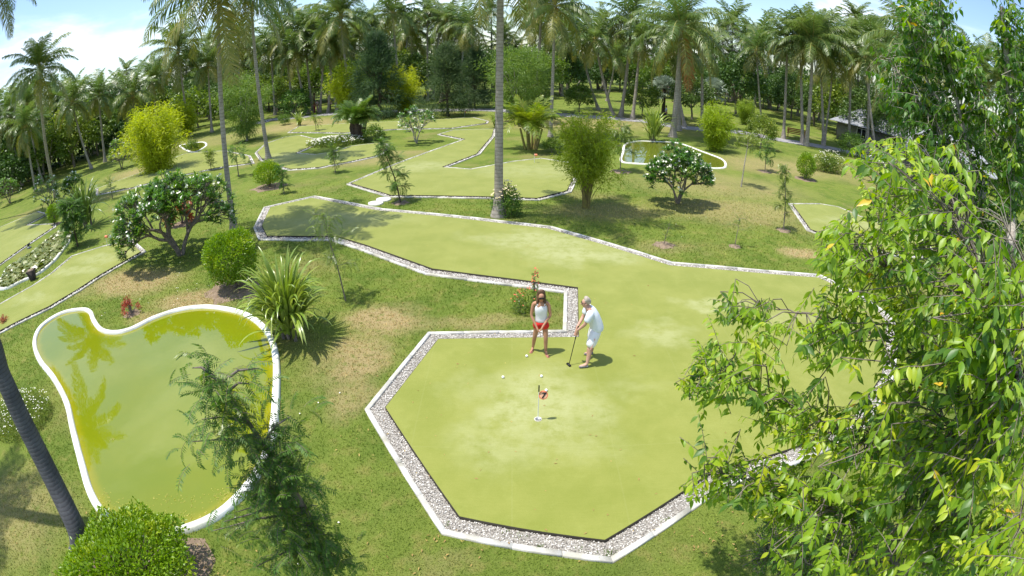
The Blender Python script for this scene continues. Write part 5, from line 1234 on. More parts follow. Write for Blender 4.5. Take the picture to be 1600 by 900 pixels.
limb1 = [
    ([B1, at(1430, 915, 5.4), at(1478, 790, 4.9), at(1530, 690, 4.6), at(1552, 600, 4.4), at(1556, 520, 4.3), at(1540, 440, 4.5), at(1500, 350, 4.9), at(1470, 270, 5.3)], .055, .016),
    ([at(1530, 690, 4.6), at(1570, 640, 4.3), at(1600, 600, 4.1)], .03, .02),
    ([at(1478, 790, 4.9), at(1460, 760, 4.9), at(1440, 715, 4.9), at(1400, 690, 5.0), at(1330, 680, 5.1), at(1250, 640, 5.3), at(1160, 600, 5.5), at(1100, 590, 5.6)], .022, .006),
    ([at(1530, 690, 4.6), at(1500, 690, 4.6), at(1470, 640, 4.7), at(1440, 560, 4.9), at(1420, 450, 5.1), at(1395, 345, 5.4), at(1420, 250, 5.6)], .02, .006),
    ([at(1440, 560, 4.9), at(1360, 520, 5.2), at(1260, 490, 5.5), at(1190, 480, 5.7)], .014, .005),
    ([at(1430, 915, 5.4), at(1380, 860, 5.3), at(1310, 800, 5.2), at(1220, 760, 5.2), at(1130, 740, 5.3)], .016, .005),
    ([at(1552, 600, 4.4), at(1590, 520, 4.2), at(1610, 430, 4.3)], .018, .01),
    ([at(1420, 450, 5.1), at(1360, 400, 5.3), at(1300, 360, 5.6)], .01, .004),
    ([at(1478, 790, 4.9), at(1540, 830, 4.7), at(1590, 820, 4.5)], .018, .01),
    ([at(1430, 915, 5.4), at(1350, 900, 5.4), at(1260, 880, 5.6)], .016, .005)]
reg1 = [(1290, 330), (1345, 300), (1325, 210), (1400, 200), (1470, 195), (1500, 260), (1530, 400), (1600, 400), (1600, 905), (1235, 905), (1190, 850), (1160, 775), (1080, 770), (1110, 725), (1170, 700), (1110, 660), (1058, 600), (1082, 575), (1092, 520), (1110, 452), (1160, 455), (1215, 490), (1290, 470), (1272, 400)]
holes1 = [(1365, 520, 34, 20), (1250, 470, 36, 22), (1318, 565, 26, 34), (1225, 560, 13, 24), (1290, 620, 16, 22), (1150, 500, 20, 12), (1135, 640, 16, 14), (1245, 690, 16, 18), (1180, 735, 40, 10), (1495, 300, 16, 40), (1440, 480, 12, 20), (1190, 620, 10, 20)]
def d1(u, v, rs): return max(3.2, 5.5 - (u - 1100) / 500 * 1.7 + rs.normal(0, .45))
edge1 = [(1078, 772, 5.3), (1090, 765, 5.3), (1105, 762, 5.3), (1130, 725, 5.3), (1145, 718, 5.3), (1160, 722, 5.3), (1175, 740, 5.3), (1062, 592, 5.6), (1070, 600, 5.6), (1085, 588, 5.6), (1088, 520, 5.7), (1100, 530, 5.7), (1112, 460, 5.8), (1125, 470, 5.8), (1140, 462, 5.8), (1150, 480, 5.7),
         (1290, 340, 5.6), (1300, 350, 5.6), (1310, 335, 5.6), (1275, 405, 5.6), (1285, 415, 5.6), (1300, 395, 5.5), (1330, 430, 5.5), (1345, 215, 5.6), (1360, 205, 5.6), (1330, 225, 5.6), (1385, 210, 5.5), (1440, 200, 5.5), (1465, 215, 5.4)] + [(1490 + 115 * ((i * .618) % 1), 400 + 190 * ((i * .377) % 1), 3.0 + .5 * ((i * .23) % 1)) for i in range(46)]
near_tree('big yellow-green leafy tree filling the lower right, drooping twigs over the green', B1, limb1, reg1, holes1, 1060, d1, .124, .42, ['near', 'near_dark'], [.74, .26], 5, (9, 16), 230, sprays=edge1)

B2 = G(1578, 452); B2.z = 0
s2 = lambda u, v, d: at(u, v, d)
limb2 = [
    ([B2, at(1577, 420, 9.3), at(1580, 330, 9.0), at(1583, 230, 8.9), at(1575, 120, 8.9), at(1565, 10, 9.0)], .10, .04),
    ([at(1577, 420, 9.3), at(1560, 400, 9.2), at(1540, 360, 9.1), at(1530, 300, 9.0), at(1505, 200, 8.9), at(1480, 90, 8.9), at(1465, -20, 9.0)], .06, .02),
    ([at(1530, 300, 9.0), at(1480, 220, 8.8), at(1430, 150, 8.7), at(1385, 90, 8.7)], .03, .01),
    ([at(1505, 200, 8.9), at(1450, 130, 8.7), at(1420, 40, 8.7)], .025, .01),
    ([at(1583, 230, 8.9), at(1540, 190, 8.8), at(1520, 120, 8.8)], .02, .01),
    ([at(1577, 420, 9.3), at(1530, 380, 9.2), at(1470, 320, 9.1)], .03, .01),
    ([at(1583, 230, 8.9), at(1600, 130, 8.8), at(1610, 40, 8.8)], .03, .01)]
reg2 = [(1405, -20), (1480, -30), (1500, 20), (1520, 60), (1530, 110), (1560, 110), (1545, 50), (1560, 0), (1610, -20), (1610, 440), (1520, 400), (1470, 330), (1425, 260), (1405, 215), (1385, 180), (1372, 110), (1395, 60)]
near_tree('tall dark green leafy tree behind the yellow-green one, upper right corner', B2, limb2, reg2, [(1545, 80, 20, 44), (1500, 8, 10, 20), (1560, 330, 14, 40), (1500, 150, 10, 16), (1440, 60, 10, 14)], 980, lambda u, v, rs: 8.9 + rs.normal(0, .55), .15, .5, ['near_dark', 'near'], [.86, .14], 6, (9, 15), 0, 'pale_bark')

# small-leaved shrub growing under them, lower right
B3 = G(1310, 900); B3.z = 0
limb3 = [([B3, at(1320, 890, 6.3), at(1290, 830, 5.9), at(1230, 790, 5.8)], .03, .008), ([B3, at(1340, 900, 6.2), at(1390, 850, 5.8), at(1440, 810, 5.6)], .03, .008), ([B3, at(1260, 900, 6.3), at(1200, 870, 6.2)], .02, .006)]
reg3 = [(1165, 860), (1200, 800), (1260, 790), (1340, 790), (1450, 820), (1520, 880), (1520, 910), (1180, 910)]
near_tree('dark small-leaved undergrowth below the leafy tree, lower right', B3, limb3, reg3, [], 620, lambda u, v, rs: 6.3 + rs.normal(0, .3), .055, .24, ['near_dark'], [1.0], 7, (10, 16), 0)

# ------------------------------------------------------------------ people
M['skin_w'] = solid('tanned_skin', (.44, .23, .14), .55, (.40, .20, .12), 5)
M['skin_m'] = solid('fair_skin', (.56, .34, .25), .55, (.50, .28, .20), 5)
M['white_cloth'] = solid('white_cloth', (.80, .80, .82), .8, (.74, .74, .78), 12, .12, 14)
M['shirt'] = solid('pale_blue_shirt', (.72, .76, .82), .8, (.66, .71, .80), 12, .12, 14)
M['red_shorts'] = solid('red_shorts', (.72, .035, .03), .7, (.60, .02, .02), 9, .3, 30)
M['pink_stripe'] = solid('pink_stripe', (.78, .34, .32), .8)
M['hair_w'] = solid('brown_hair', (.07, .038, .02), .5, (.16, .09, .05), 14, .4, 60, stretch=(1, 1, .2))
M['hair_m'] = solid('grey_hair', (.50, .44, .37), .7, (.38, .32, .26), 20, .4, 60)
M['black'] = solid('black_plastic', (.015, .015, .018), .3)
M['sandal'] = solid('pink_sandal', (.62, .22, .18), .6, (.50, .16, .13), 9)
M['shoe'] = solid('grey_shoe', (.09, .09, .10), .6, (.30, .30, .31), 22)
M['steel'] = solid('steel', (.45, .45, .46), .3, metal=.8)
def skin(name, nodes, edges, mat, parent, sub=2, root=None):
    """one continuous surface grown over connected joints {name: (pos, radius or (rx, ry))}"""
    ks = list(nodes); ix = {k: i for i, k in enumerate(ks)}
    me = bpy.data.meshes.new(name); me.from_pydata([nodes[k][0] for k in ks], [(ix[a], ix[b]) for a, b in edges], []); me.materials.append(mat)
    o = bpy.data.objects.new(name, me); COL.objects.link(o)
    m = o.modifiers.new('skin', 'SKIN'); sv = me.skin_vertices[0].data
    for k in ks:
        r_ = nodes[k][1]; sv[ix[k]].radius = r_ if isinstance(r_, tuple) else (r_, r_)
    sv[ix[root or ks[0]]].use_root = True; m.use_smooth_shade = True
    s = o.modifiers.new('subsurf', 'SUBSURF'); s.levels = s.render_levels = sub
    dg = bpy.context.evaluated_depsgraph_get(); ev = o.evaluated_get(dg); m2 = bpy.data.meshes.new_from_object(ev); m2.name = name
    bpy.data.objects.remove(o); m2.materials.clear(); m2.materials.append(mat)
    return ob(name, m2, parent)
def chain(*k): return list(zip(k, k[1:]))
def fingers(nd_, ed, tag, palm, d, across, curl):
    """four unequal fingers and a thumb leaving the palm"""
    palm, d, across, curl = Vector(palm), Vector(d).normalized(), Vector(across).normalized(), Vector(curl).normalized(); pk = tag + '_palm'
    nd_[pk] = (tuple(palm), (.034, .022))
    for i, (off, ln) in enumerate(((-.030, .062), (-.010, .072), (.010, .068), (.029, .052))):
        a = palm + d * .045 + across * off; k0, k1, k2 = (f'{tag}_f{i}{j}' for j in range(3))
        nd_[k0] = (tuple(a), .0095); nd_[k1] = (tuple(a + (d * .7 + curl * .5).normalized() * ln * .5), .0085); nd_[k2] = (tuple(a + (d * .7 + curl * .5).normalized() * ln * .5 + (d * .1 + curl).normalized() * ln * .5), .0075); ed += chain(pk, k0, k1, k2)
    a = palm + across * -.038 + d * .012; nd_[tag + '_t0'] = (tuple(a), .011); nd_[tag + '_t1'] = (tuple(a + (d * .6 + curl * .6 - across * .2) * .04), .009); ed += chain(pk, tag + '_t0', tag + '_t1')
def ball(name, c, r, mat, parent, seg=12, ring=8, sc_=(1, 1, 1), rot=None, cut=None):
    q = Q(); V = [(math.cos(2 * math.pi * i / seg) * math.sin(math.pi * j / ring), math.sin(2 * math.pi * i / seg) * math.sin(math.pi * j / ring), math.cos(math.pi * j / ring)) for j in range(ring + 1) for i in range(seg)]
    F = [(j * seg + i, (j + 1) * seg + i, (j + 1) * seg + (i + 1) % seg, j * seg + (i + 1) % seg) for j in range(ring) for i in range(seg)]
    V = np.array(V) * np.array(sc_) * r; q.add(V, F); me = q.mesh(name, mat, True); return ob(name, me, parent, c, rot=rot)

def person_common(root, J, mat, female):
    pass
# --- the woman: faces the camera, looks down, hands joined in front, feet apart
wg = (G(832, 545, TH) + G(853, 553, TH)) / 2; wg.z = TH
W_ = thing('person', 'woman in white tank top and red shorts, hands joined, watching the putt', 'person', wg, scale=.95)
fx = (G(853, 551, TH) - G(832, 544, TH)) * .5
H = {}; E_ = []
aL, aR = Vector((fx.x, fx.y - .02, .06)), Vector((-fx.x, -fx.y - .02, .06))
H['pelvis'] = ((.03, 0, .86), (.135, .095)); H['waist'] = ((.025, 0, 1.00), (.105, .075)); H['chest'] = ((.015, -.008, 1.18), (.125, .085)); H['collar'] = ((.01, 0, 1.32), (.10, .062))
H['neck'] = ((.01, -.025, 1.38), (.045, .045)); H['jaw'] = ((.01, -.075, 1.43), (.058, .065)); H['skull'] = ((.012, -.06, 1.52), (.078, .088)); H['crown'] = ((.012, -.04, 1.585), (.05, .058))
E_ += chain('pelvis', 'waist', 'chest', 'collar', 'neck', 'jaw', 'skull', 'crown')
for s, n_, ft, hand in ((1, 'l', aL, Vector((.01, -.235, .735))), (-1, 'r', aR, Vector((-.035, -.225, .70)))):
    H['sh' + n_] = ((.01 + s * .172, .005, 1.30), .05); H['el' + n_] = ((.015 + s * .225, -.04, 1.01), .037); H['wr' + n_] = (tuple(hand + Vector((s * .045, .04, .06))), .026)
    E_ += chain('collar', 'sh' + n_, 'el' + n_, 'wr' + n_); E_.append(('wr' + n_, n_ + 'h_palm'))
    fingers(H, E_, n_ + 'h', hand + Vector((s * .02, 0, .01)), (-s * .6, -.3, -.7), (0, -.8, .5), (-s * .8, .3, -.2))
    kn = Vector((.03 + s * .10, -.03, .84)).lerp(ft, .55) + Vector((0, -.03, 0))
    H['hip' + n_] = ((.03 + s * .085, 0, .78), .088); H['kn' + n_] = (tuple(kn), .054); H['cf' + n_] = (tuple(kn.lerp(ft, .35) + Vector((0, .015, 0))), .051); H['an' + n_] = (tuple(ft), .033)
    H['fo' + n_] = (tuple(ft + Vector((s * .035, -.10, -.03))), (.036, .024)); H['to' + n_] = (tuple(ft + Vector((s * .06, -.17, -.04))), (.032, .016))
    E_ += chain('pelvis', 'hip' + n_, 'kn' + n_, 'cf' + n_, 'an' + n_, 'fo' + n_, 'to' + n_)
skin('body', H, E_, M['skin_w'], W_)
t_ = {'z': ((.03, 0, .80), (.17, .13)), 'a': ((.03, 0, .90), (.165, .125)), 'b': ((.025, -.002, 1.0), (.148, .112)), 'c': ((.015, -.015, 1.15), (.172, .132)), 'd': ((.012, -.012, 1.25), (.15, .112)), 'd2': ((.012, -.006, 1.30), (.105, .075))}
skin('tank_top', t_, chain('z', 'a', 'b', 'c', 'd', 'd2'), M['white_cloth'], W_)
q = Q()
for s in (1, -1): q.tube([(.012 + s * .062, -.075, 1.26), (.012 + s * .085, -.060, 1.315), (.012 + s * .092, -.02, 1.365), (.012 + s * .09, .03, 1.345), (.012 + s * .075, .075, 1.26)], [.022, .02, .018, .02, .022], 8)
ob('strap', q.mesh('strap', M['white_cloth'], True), W_)
t_ = {'a': ((.03, 0, .94), (.165, .125)), 'b': ((.03, 0, .83), (.195, .15))}; e_ = chain('a', 'b')
for s, n_ in ((1, 'l'), (-1, 'r')):
    h0, k0 = Vector(H['hip' + n_][0]), Vector(H['kn' + n_][0]); t_['h' + n_] = (tuple(h0 + Vector((s * .01, 0, -.01))), .128); t_['k' + n_] = (tuple(h0.lerp(k0, .42) + Vector((s * .012, 0, 0))), .125); e_ += chain('b', 'h' + n_, 'k' + n_)
skin('shorts', t_, e_, M['red_shorts'], W_)
skin('hair', {'t': ((.012, -.075, 1.60), (.085, .07)), 'a': ((.012, -.03, 1.60), (.105, .10)), 'b': ((.012, .02, 1.52), (.11, .09)), 'c': ((.012, .03, 1.43), (.085, .05)), 'l': ((.085, -.03, 1.44), .042), 'l2': ((.10, -.06, 1.31), .032), 'r': ((-.065, -.03, 1.44), .042), 'r2': ((-.08, -.06, 1.31), .032)}, [('t', 'a'), ('a', 'b'), ('b', 'c'), ('c', 'l'), ('l', 'l2'), ('c', 'r'), ('r', 'r2')], M['hair_w'], W_)
q = Q(); q.box((.042, -.158, 1.50), (.055, .014, .04)); q.box((-.018, -.158, 1.50), (.055, .014, .04)); q.box((.012, -.16, 1.512), (.02, .01, .008)); ob('sunglasses', q.mesh('sunglasses', M['black']), W_)
ball('nose', (.012, -.152, 1.475), .014, M['skin_w'], W_, 8, 6, (1, 1, 1.5)); ball('mouth', (.012, -.146, 1.438), .018, M['red_petal'], W_, 8, 6, (1, .35, .3))
for s, n_, ft in ((1, 'l', aL), (-1, 'r', aR)):
    skin('sandal', {'a': (tuple(ft + Vector((0, .03, -.05))), (.032, .012)), 'b': (tuple(ft + Vector((s * .035, -.10, -.052))), (.042, .012)), 'c': (tuple(ft + Vector((s * .062, -.18, -.052))), (.036, .012)), 'd': (tuple(ft + Vector((s * .045, -.12, -.018))), (.03, .012))}, chain('a', 'b', 'c') + [('b', 'd')], M['sandal'], W_, 1)

# --- the man: seen from his left side, leaning over the putter
mg = (G(913, 577, TH) + G(919, 552, TH)) / 2; mg.z = TH
N_ = thing('person', 'grey-haired man in pale shirt and white shorts bending over his putt', 'person', mg, scale=.96)
f1 = G(914, 574, TH) - mg; f2 = G(922, 553, TH) - mg
H = {}; E_ = []
H['pelvis'] = ((.17, 0, .90), (.13, .115)); H['waist'] = ((.13, 0, 1.05), (.13, .11)); H['chest'] = ((.05, 0, 1.25), (.135, .115)); H['collar'] = ((-.02, -.01, 1.38), (.09, .075))
H['neck'] = ((-.085, -.02, 1.45), .052); H['jaw'] = ((-.155, -.03, 1.475), (.058, .06)); H['skull'] = ((-.135, -.025, 1.565), (.085, .08)); H['crown'] = ((-.12, -.02, 1.625), (.055, .055))
E_ += chain('pelvis', 'waist', 'chest', 'collar', 'neck', 'jaw', 'skull', 'crown')
hands = Vector((-.30, -.05, .80))
for s, n_, ft in ((-1, 'l', f1), (1, 'r', f2)):
    y = s * .19; H['sh' + n_] = ((-.02, y, 1.34), .06); H['el' + n_] = ((-.13, y * .95 - .0, 1.07), .045); H['wr' + n_] = (tuple(hands + Vector((.03, s * .035, .08 + (.04 if s > 0 else 0)))), .031)
    E_ += chain('collar', 'sh' + n_, 'el' + n_, 'wr' + n_); E_.append(('wr' + n_, n_ + 'h_palm'))
    fingers(H, E_, n_ + 'h', hands + Vector((.012, s * .025, .02 - (.05 if s < 0 else 0))), (-.2, -s * .5, -.8), (-.8, 0, .3), (-.3, -s * .9, 0))
    ft = Vector((ft.x + .04, ft.y, .085)); hp = Vector((.15, s * .10, .84)); kn = hp.lerp(ft, .5) + Vector((-.05, 0, 0))
    H['hip' + n_] = (tuple(hp), .098); H['kn' + n_] = (tuple(kn), .063); H['cf' + n_] = (tuple(kn.lerp(ft, .35) + Vector((.02, 0, 0))), .062); H['an' + n_] = (tuple(ft), .04); H['fo' + n_] = (tuple(ft + Vector((-.10, -.02, -.035))), (.038, .03)); H['to' + n_] = (tuple(ft + Vector((-.18, -.03, -.05))), (.034, .02))
    E_ += chain('pelvis', 'hip' + n_, 'kn' + n_, 'cf' + n_, 'an' + n_, 'fo' + n_, 'to' + n_)
    skin('shoe', {'a': (tuple(ft + Vector((.04, 0, -.045))), (.045, .042)), 'b': (tuple(ft + Vector((-.08, -.01, -.05))), (.05, .042)), 'c': (tuple(ft + Vector((-.19, -.03, -.062))), (.044, .028))}, chain('a', 'b', 'c'), M['shoe'], N_, 2)
skin('body', H, E_, M['skin_m'], N_)
t_ = {'z': ((.19, 0, .80), (.205, .175)), 'a': ((.185, 0, .92), (.20, .17)), 'b': ((.13, 0, 1.07), (.185, .16)), 'c': ((.05, 0, 1.25), (.19, .165)), 'd': ((-.015, -.005, 1.38), (.14, .115))}; e_ = chain('z', 'a', 'b', 'c', 'd')
t_['e'] = ((-.06, -.01, 1.425), (.075, .07)); e_ = chain('z', 'a', 'b', 'c', 'd', 'e')
for s in (-1, 1): skin('sleeve', {'a': ((.0, s * .10, 1.375), (.085, .08)), 'b': ((-.022, s * .19, 1.33), .098), 'c': ((-.09, s * .20, 1.13), .092)}, chain('a', 'b', 'c'), M['shirt'], N_)
skin('shirt', t_, e_, M['shirt'], N_)
t_ = {'a': ((.18, 0, 1.0), (.185, .16)), 'b': ((.17, 0, .88), (.205, .18))}; e_ = chain('a', 'b')
for s, n_ in ((-1, 'l'), (1, 'r')):
    h0, k0 = Vector(H['hip' + n_][0]), Vector(H['kn' + n_][0]); t_['h' + n_] = (tuple(h0), .138); t_['k' + n_] = (tuple(h0.lerp(k0, 1.0)), .125); e_ += chain('b', 'h' + n_, 'k' + n_)
skin('shorts', t_, e_, M['white_cloth'], N_)
q = Q(); h0, k0 = Vector(H['hipl'][0]), Vector(H['knl'][0]); q.tube([h0.lerp(k0, .25) + Vector((0, -.112, 0)), h0.lerp(k0, .6) + Vector((.01, -.108, 0)), h0.lerp(k0, .95) + Vector((.01, -.104, 0))], [.012] * 3, 4)
ob('shorts_stripe', q.mesh('shorts_stripe', M['pink_stripe']), N_)
skin('hair', {'t': ((-.165, -.024, 1.625), (.07, .07)), 'a': ((-.115, -.022, 1.632), (.098, .095)), 'b': ((-.07, -.018, 1.56), (.07, .098)), 'c': ((-.065, -.018, 1.49), (.045, .08))}, chain('t', 'a', 'b', 'c'), M['hair_m'], N_)
q = Q(); q.box((-.205, -.06, 1.545), (.012, .045, .03)); q.box((-.205, .005, 1.545), (.012, .045, .03)); q.tube([(-.205, -.085, 1.55), (-.11, -.108, 1.555)], .004, 4); ob('glasses', q.mesh('glasses', M['black']), N_)
ball('nose', (-.222, -.03, 1.515), .015, M['skin_m'], N_, 8, 6, (1.3, .8, 1.2)); ball('ear', (-.115, -.108, 1.525), .024, M['skin_m'], N_, 8, 6, (.8, .35, 1.2)); ball('mouth', (-.205, -.03, 1.472), .016, M['pink_stripe'], N_, 8, 6, (.4, 1, .3))
# putter, held in both hands
pc = thing('putter', 'putter held by the grey-haired man, head just off the turf', 'golf club', mg, scale=.96)
ch = G(888, 571, TH) - mg; ch.z = .035; top = hands + Vector((.05, .01, .16)); q = Q()
q.tube([top.lerp(ch, .32), ch], [.010, .0085], 6); ob('shaft', q.mesh('shaft', M['black']), pc)
q = Q(); q.tube([top, top.lerp(ch, .34)], [.016, .013], 8, cap=True); ob('grip', q.mesh('grip', M['black']), pc)
q = Q(); q.box(ch + Vector((-.01, -.01, -.012)), (.05, .13, .035), .5); ob('head', q.mesh('head', M['black']), pc)

# --- balls, cup and flag
M['ball'] = solid('golf_ball', (.85, .85, .85), .35, spec=.6)
def gball(u, v, label):
    g = G(u, v, TH); bm = bmesh.new(); bmesh.ops.create_icosphere(bm, subdivisions=3, radius=.0235); me = bpy.data.meshes.new('golf_ball'); bm.to_mesh(me); bm.free()
    for i, vx in enumerate(me.vertices): vx.co *= 1 - .035 * (i % 3 == 0)
    for p in me.polygons: p.use_smooth = True
    me.materials.append(M['ball']); ob('golf_ball', me, None, g + Vector((0, 0, .023)), label=label, cat='golf ball', group='golf balls lying on the green', scale=1.35)
gball(823, 557.5, 'golf ball lying in front of the woman'); gball(786, 590.5, 'golf ball lying farthest from the flag, alone'); gball(846, 589, 'golf ball between the putter and the flag'); gball(853.5, 611, 'golf ball just behind the flag')
cg = G(840.5, 655, TH); root = thing('hole_flag', 'golf hole flag with a round orange-red disc reading 7', 'flag', cg)
q = Q(); n = 20
ring = lambda r_, z: [(r_ * math.cos(i * 2 * math.pi / n), r_ * math.sin(i * 2 * math.pi / n), z) for i in range(n)]
q.add(ring(.075, .004) + ring(.052, .008) + ring(.05, -.06), [(j * n + i, j * n + (i + 1) % n, (j + 1) * n + (i + 1) % n, (j + 1) * n + i) for j in range(2) for i in range(n)]); ob('cup', q.mesh('cup', M['kerb'], True), root)
q = Q(); q.add([(0, 0, .010)] + ring(.048, .010), [(0, 1 + i, 1 + (i + 1) % n) for i in range(n)]); ob('painted_cup_shade', q.mesh('painted_cup_shade', M['steel']), root)  # flat grey disc over the cup stands in for the shade inside
ball('cup_ball', (.03, -.02, .028), .026, M['ball'], root, 10, 8)
ph = .80; q = Q(); q.tube([(0, 0, .01), (0, 0, ph)], [.0075, .006], 6, cap=True); ob('pole', q.mesh('pole', M['white_cloth']), root)
q = Q(); q.tube([(0, 0, ph - .14), (0, 0, ph)], [.013, .013], 6, cap=True); ob('pole_cap', q.mesh('pole_cap', M['black']), root)
M['flag_red'] = solid('flag_orange', (.80, .26, .13), .6, (.74, .22, .12), 9); M['flag_face'] = solid('flag_face', (.85, .48, .30), .6, (.80, .42, .26), 9)
fc = Vector((.085, 0, ph - .22)); tilt = R(-20)
def disc(r_, y, nm, m, th):
    q = Q(); A = [(r_ * math.cos(i * .31416), -th / 2, r_ * math.sin(i * .31416)) for i in range(20)]; Bq = [(a, th / 2, c) for a, _, c in A]
    q.add(A + Bq, [(i, (i + 1) % 20, 20 + (i + 1) % 20, 20 + i) for i in range(20)]); q.add([(0, -th / 2, 0)] + A, [(0, 1 + (i + 1) % 20, 1 + i) for i in range(20)]); q.add([(0, th / 2, 0)] + Bq, [(0, 1 + i, 1 + (i + 1) % 20) for i in range(20)])
    o = ob(nm, q.mesh(nm, m), root, fc + Vector((0, y, 0)), rot=(tilt, 0, 0)); return o
disc(.088, 0, 'flag_disc', M['flag_red'], .012); disc(.066, -.008, 'flag_face', M['flag_face'], .006)
cu = bpy.data.curves.new('numeral', 'FONT'); cu.body = '7'; cu.size = .15; cu.extrude = .003; cu.offset = .006; cu.align_x = 'CENTER'; cu.align_y = 'CENTER'; cu.shear = .2; cu.materials.append(M['black'])
t0 = bpy.data.objects.new('t', cu); COL.objects.link(t0); me = bpy.data.meshes.new_from_object(t0.evaluated_get(bpy.context.evaluated_depsgraph_get())); bpy.data.objects.remove(t0); me.name = 'numeral'; me.materials.clear(); me.materials.append(M['black'])
ob('numeral', me, root, fc + Vector((0, -.017, 0)), rot=(R(90) + tilt, 0, 0))
# the small red flags of the other greens
for (u, v, lab) in ((168, 384, 'tiny red hole marker on the plain left green'), (835, 254, 'tiny red hole marker at the top of the second green'), (726, 182, 'tiny orange marker on the long narrow green')):
    g = G(u, v, TH); rt = thing('hole_marker', lab, 'flag', g); q = Q(); q.tube([(0, 0, 0), (0, 0, .55)], .012, 5); ob('pole', q.mesh('pole', M['white_cloth']), rt); q = Q(); q.tube([(.0, -.01, .46), (.16, -.01, .46)], .07, 8, cap=True); ob('flag_disc', q.mesh('flag_disc', M['flag_red']), rt)

# --- odds and ends
g = G(52, 437); rt = thing('plant_pot', 'small dark square pot standing at the lily pond rim', 'pot', g, .5)
q = Q(); h = .42
for (z0, z1, a, b_) in ((0, h, .13, .2), (h, h + .05, .22, .22)): 
    V = [(sx * a, sy * a, z0) for sx, sy in ((-1, -1), (1, -1), (1, 1), (-1, 1))] + [(sx * b_, sy * b_, z1) for sx, sy in ((-1, -1), (1, -1), (1, 1), (-1, 1))]; q.add(V, [(0, 1, 5, 4), (1, 2, 6, 5), (2, 3, 7, 6), (3, 0, 4, 7), (4, 5, 6, 7)])
ob('pot_body', q.mesh('pot_body', solid('dark_clay', (.05, .04, .035), .7)), rt); q = Q(); q.box((0, 0, h + .052), (.36, .36, .02)); ob('potting_soil', q.mesh('potting_soil', M['soil']), rt)
g = G(46, 388); rt = thing('garden_spotlight', 'little grey garden spotlight between lily pond and left green', 'lamp', g, scale=.55)
q = Q(); q.box((0, 0, .08), (.5, .3, .16), .4); q.tube([(0, 0, .1), (.02, 0, .35)], .03, 6); ob('mount', q.mesh('mount', solid('grey_metal', (.3, .31, .33), .5, metal=.3)), rt); q = Q(); q.tube([(.0, .1, .42), (.05, -.16, .36)], [.12, .14], 10, cap=True); ob('lamp_head', q.mesh('lamp_head', M['black'], True), rt)
# dark red bench beyond the path
M['red_wood'] = solid('dark_red_wood', (.22, .04, .025), .6, (.15, .03, .02), 9)
g = G(1244, 216); rt = thing('bench', 'dark red bench by the hedge beyond the path', 'bench', g, -.5); 
for i in range(3): q = Q(); q.box((0, -.12 + i * .17, .45), (2.2, .14, .05)); ob('seat_slat', q.mesh('seat_slat', M['red_wood']), rt)
for i in range(3): q = Q(); q.box((0, .30, .6 + i * .17), (2.2, .04, .12)); ob('back_slat', q.mesh('back_slat', M['red_wood']), rt)
for sx in (-1, 1):
    for sy in (-.15, .27): q = Q(); q.box((sx * .95, sy, .215 if sy < 0 else .5), (.08, .06, .43 if sy < 0 else 1.0)); ob('leg', q.mesh('leg', M['red_wood']), rt)

def small_person(u, v, label, top, bottom, rz, walk=.2, s=1.0):
    g = G(u, v); rt = thing('person', label, 'person', g, rz, scale=s); H = {}; E_ = []
    H['pelvis'] = ((0, 0, .93), (.15, .11)); H['chest'] = ((0, 0, 1.28), (.16, .11)); H['collar'] = ((0, 0, 1.43), (.1, .07)); H['neck'] = ((0, 0, 1.5), .05); H['skull'] = ((0, -.01, 1.63), (.08, .09)); E_ += chain('pelvis', 'chest', 'collar', 'neck', 'skull')
    for sd, n_ in ((1, 'l'), (-1, 'r')):
        H['s' + n_] = ((sd * .19, 0, 1.4), .055); H['e' + n_] = ((sd * .25, .03, 1.12), .042); H['h' + n_] = ((sd * .22, -.14, .93), .035); E_ += chain('collar', 's' + n_, 'e' + n_, 'h' + n_)
        H['p' + n_] = ((sd * .09, 0, .86), .085); H['k' + n_] = ((sd * .1, sd * walk * .3, .48), .06); H['a' + n_] = ((sd * .1, sd * walk, .07), .045); H['t' + n_] = ((sd * .11, sd * walk - .16, .03), .035); E_ += chain('pelvis', 'p' + n_, 'k' + n_, 'a' + n_, 't' + n_)
    skin('body', H, E_, M['skin_w'], rt, 1)
    skin('shirt', {'a': ((0, 0, .98), (.18, .14)), 'b': ((0, 0, 1.28), (.19, .14)), 'c': ((0, 0, 1.42), (.13, .09)), 'l': ((.2, 0, 1.38), .075), 'r': ((-.2, 0, 1.38), .075), 'l2': ((.24, .02, 1.2), .06), 'r2': ((-.24, .02, 1.2), .06)}, [('a', 'b'), ('b', 'c'), ('c', 'l'), ('c', 'r'), ('l', 'l2'), ('r', 'r2')], top, rt, 1)
    e_ = [('a', 'b')]; t_ = {'a': ((0, 0, 1.0), (.16, .12)), 'b': ((0, 0, .9), (.17, .13))}
    for sd, n_ in ((1, 'l'), (-1, 'r')): t_['p' + n_] = ((sd * .09, 0, .85), .105); t_['k' + n_] = ((sd * .1, sd * walk * .3, .48), .08); t_['q' + n_] = ((sd * .1, sd * walk * .9, .14), .07); e_ += chain('b', 'p' + n_, 'k' + n_, 'q' + n_)
    skin('trousers', t_, e_, bottom, rt, 1); ball('hair', (0, .01, 1.66), .1, M['black'], rt, 8, 6)
M['dark_red'] = solid('dark_red_cloth', (.30, .03, .04), .8); M['dark_cloth'] = solid('dark_cloth', (.03, .03, .035), .8)
small_person(492, 176.5, 'distant walker in a dark red top on the far path', M['dark_red'], M['dark_red'], 1.2); small_person(496.5, 176, 'distant walker in a pinkish white outfit on the far path', solid('pink_white_cloth', (.7, .5, .48), .8), solid('pink_trousers', (.6, .42, .4), .8), 1.0); small_person(515.5, 173, 'distant person in dark red standing between the palm trunks', M['dark_red'], M['dark_cloth'], .2)
small_person(1040, 190, 'distant worker in a grey shirt and black trousers beside the path', solid('grey_cloth', (.45, .5, .55), .8), M['dark_cloth'], 1.4)

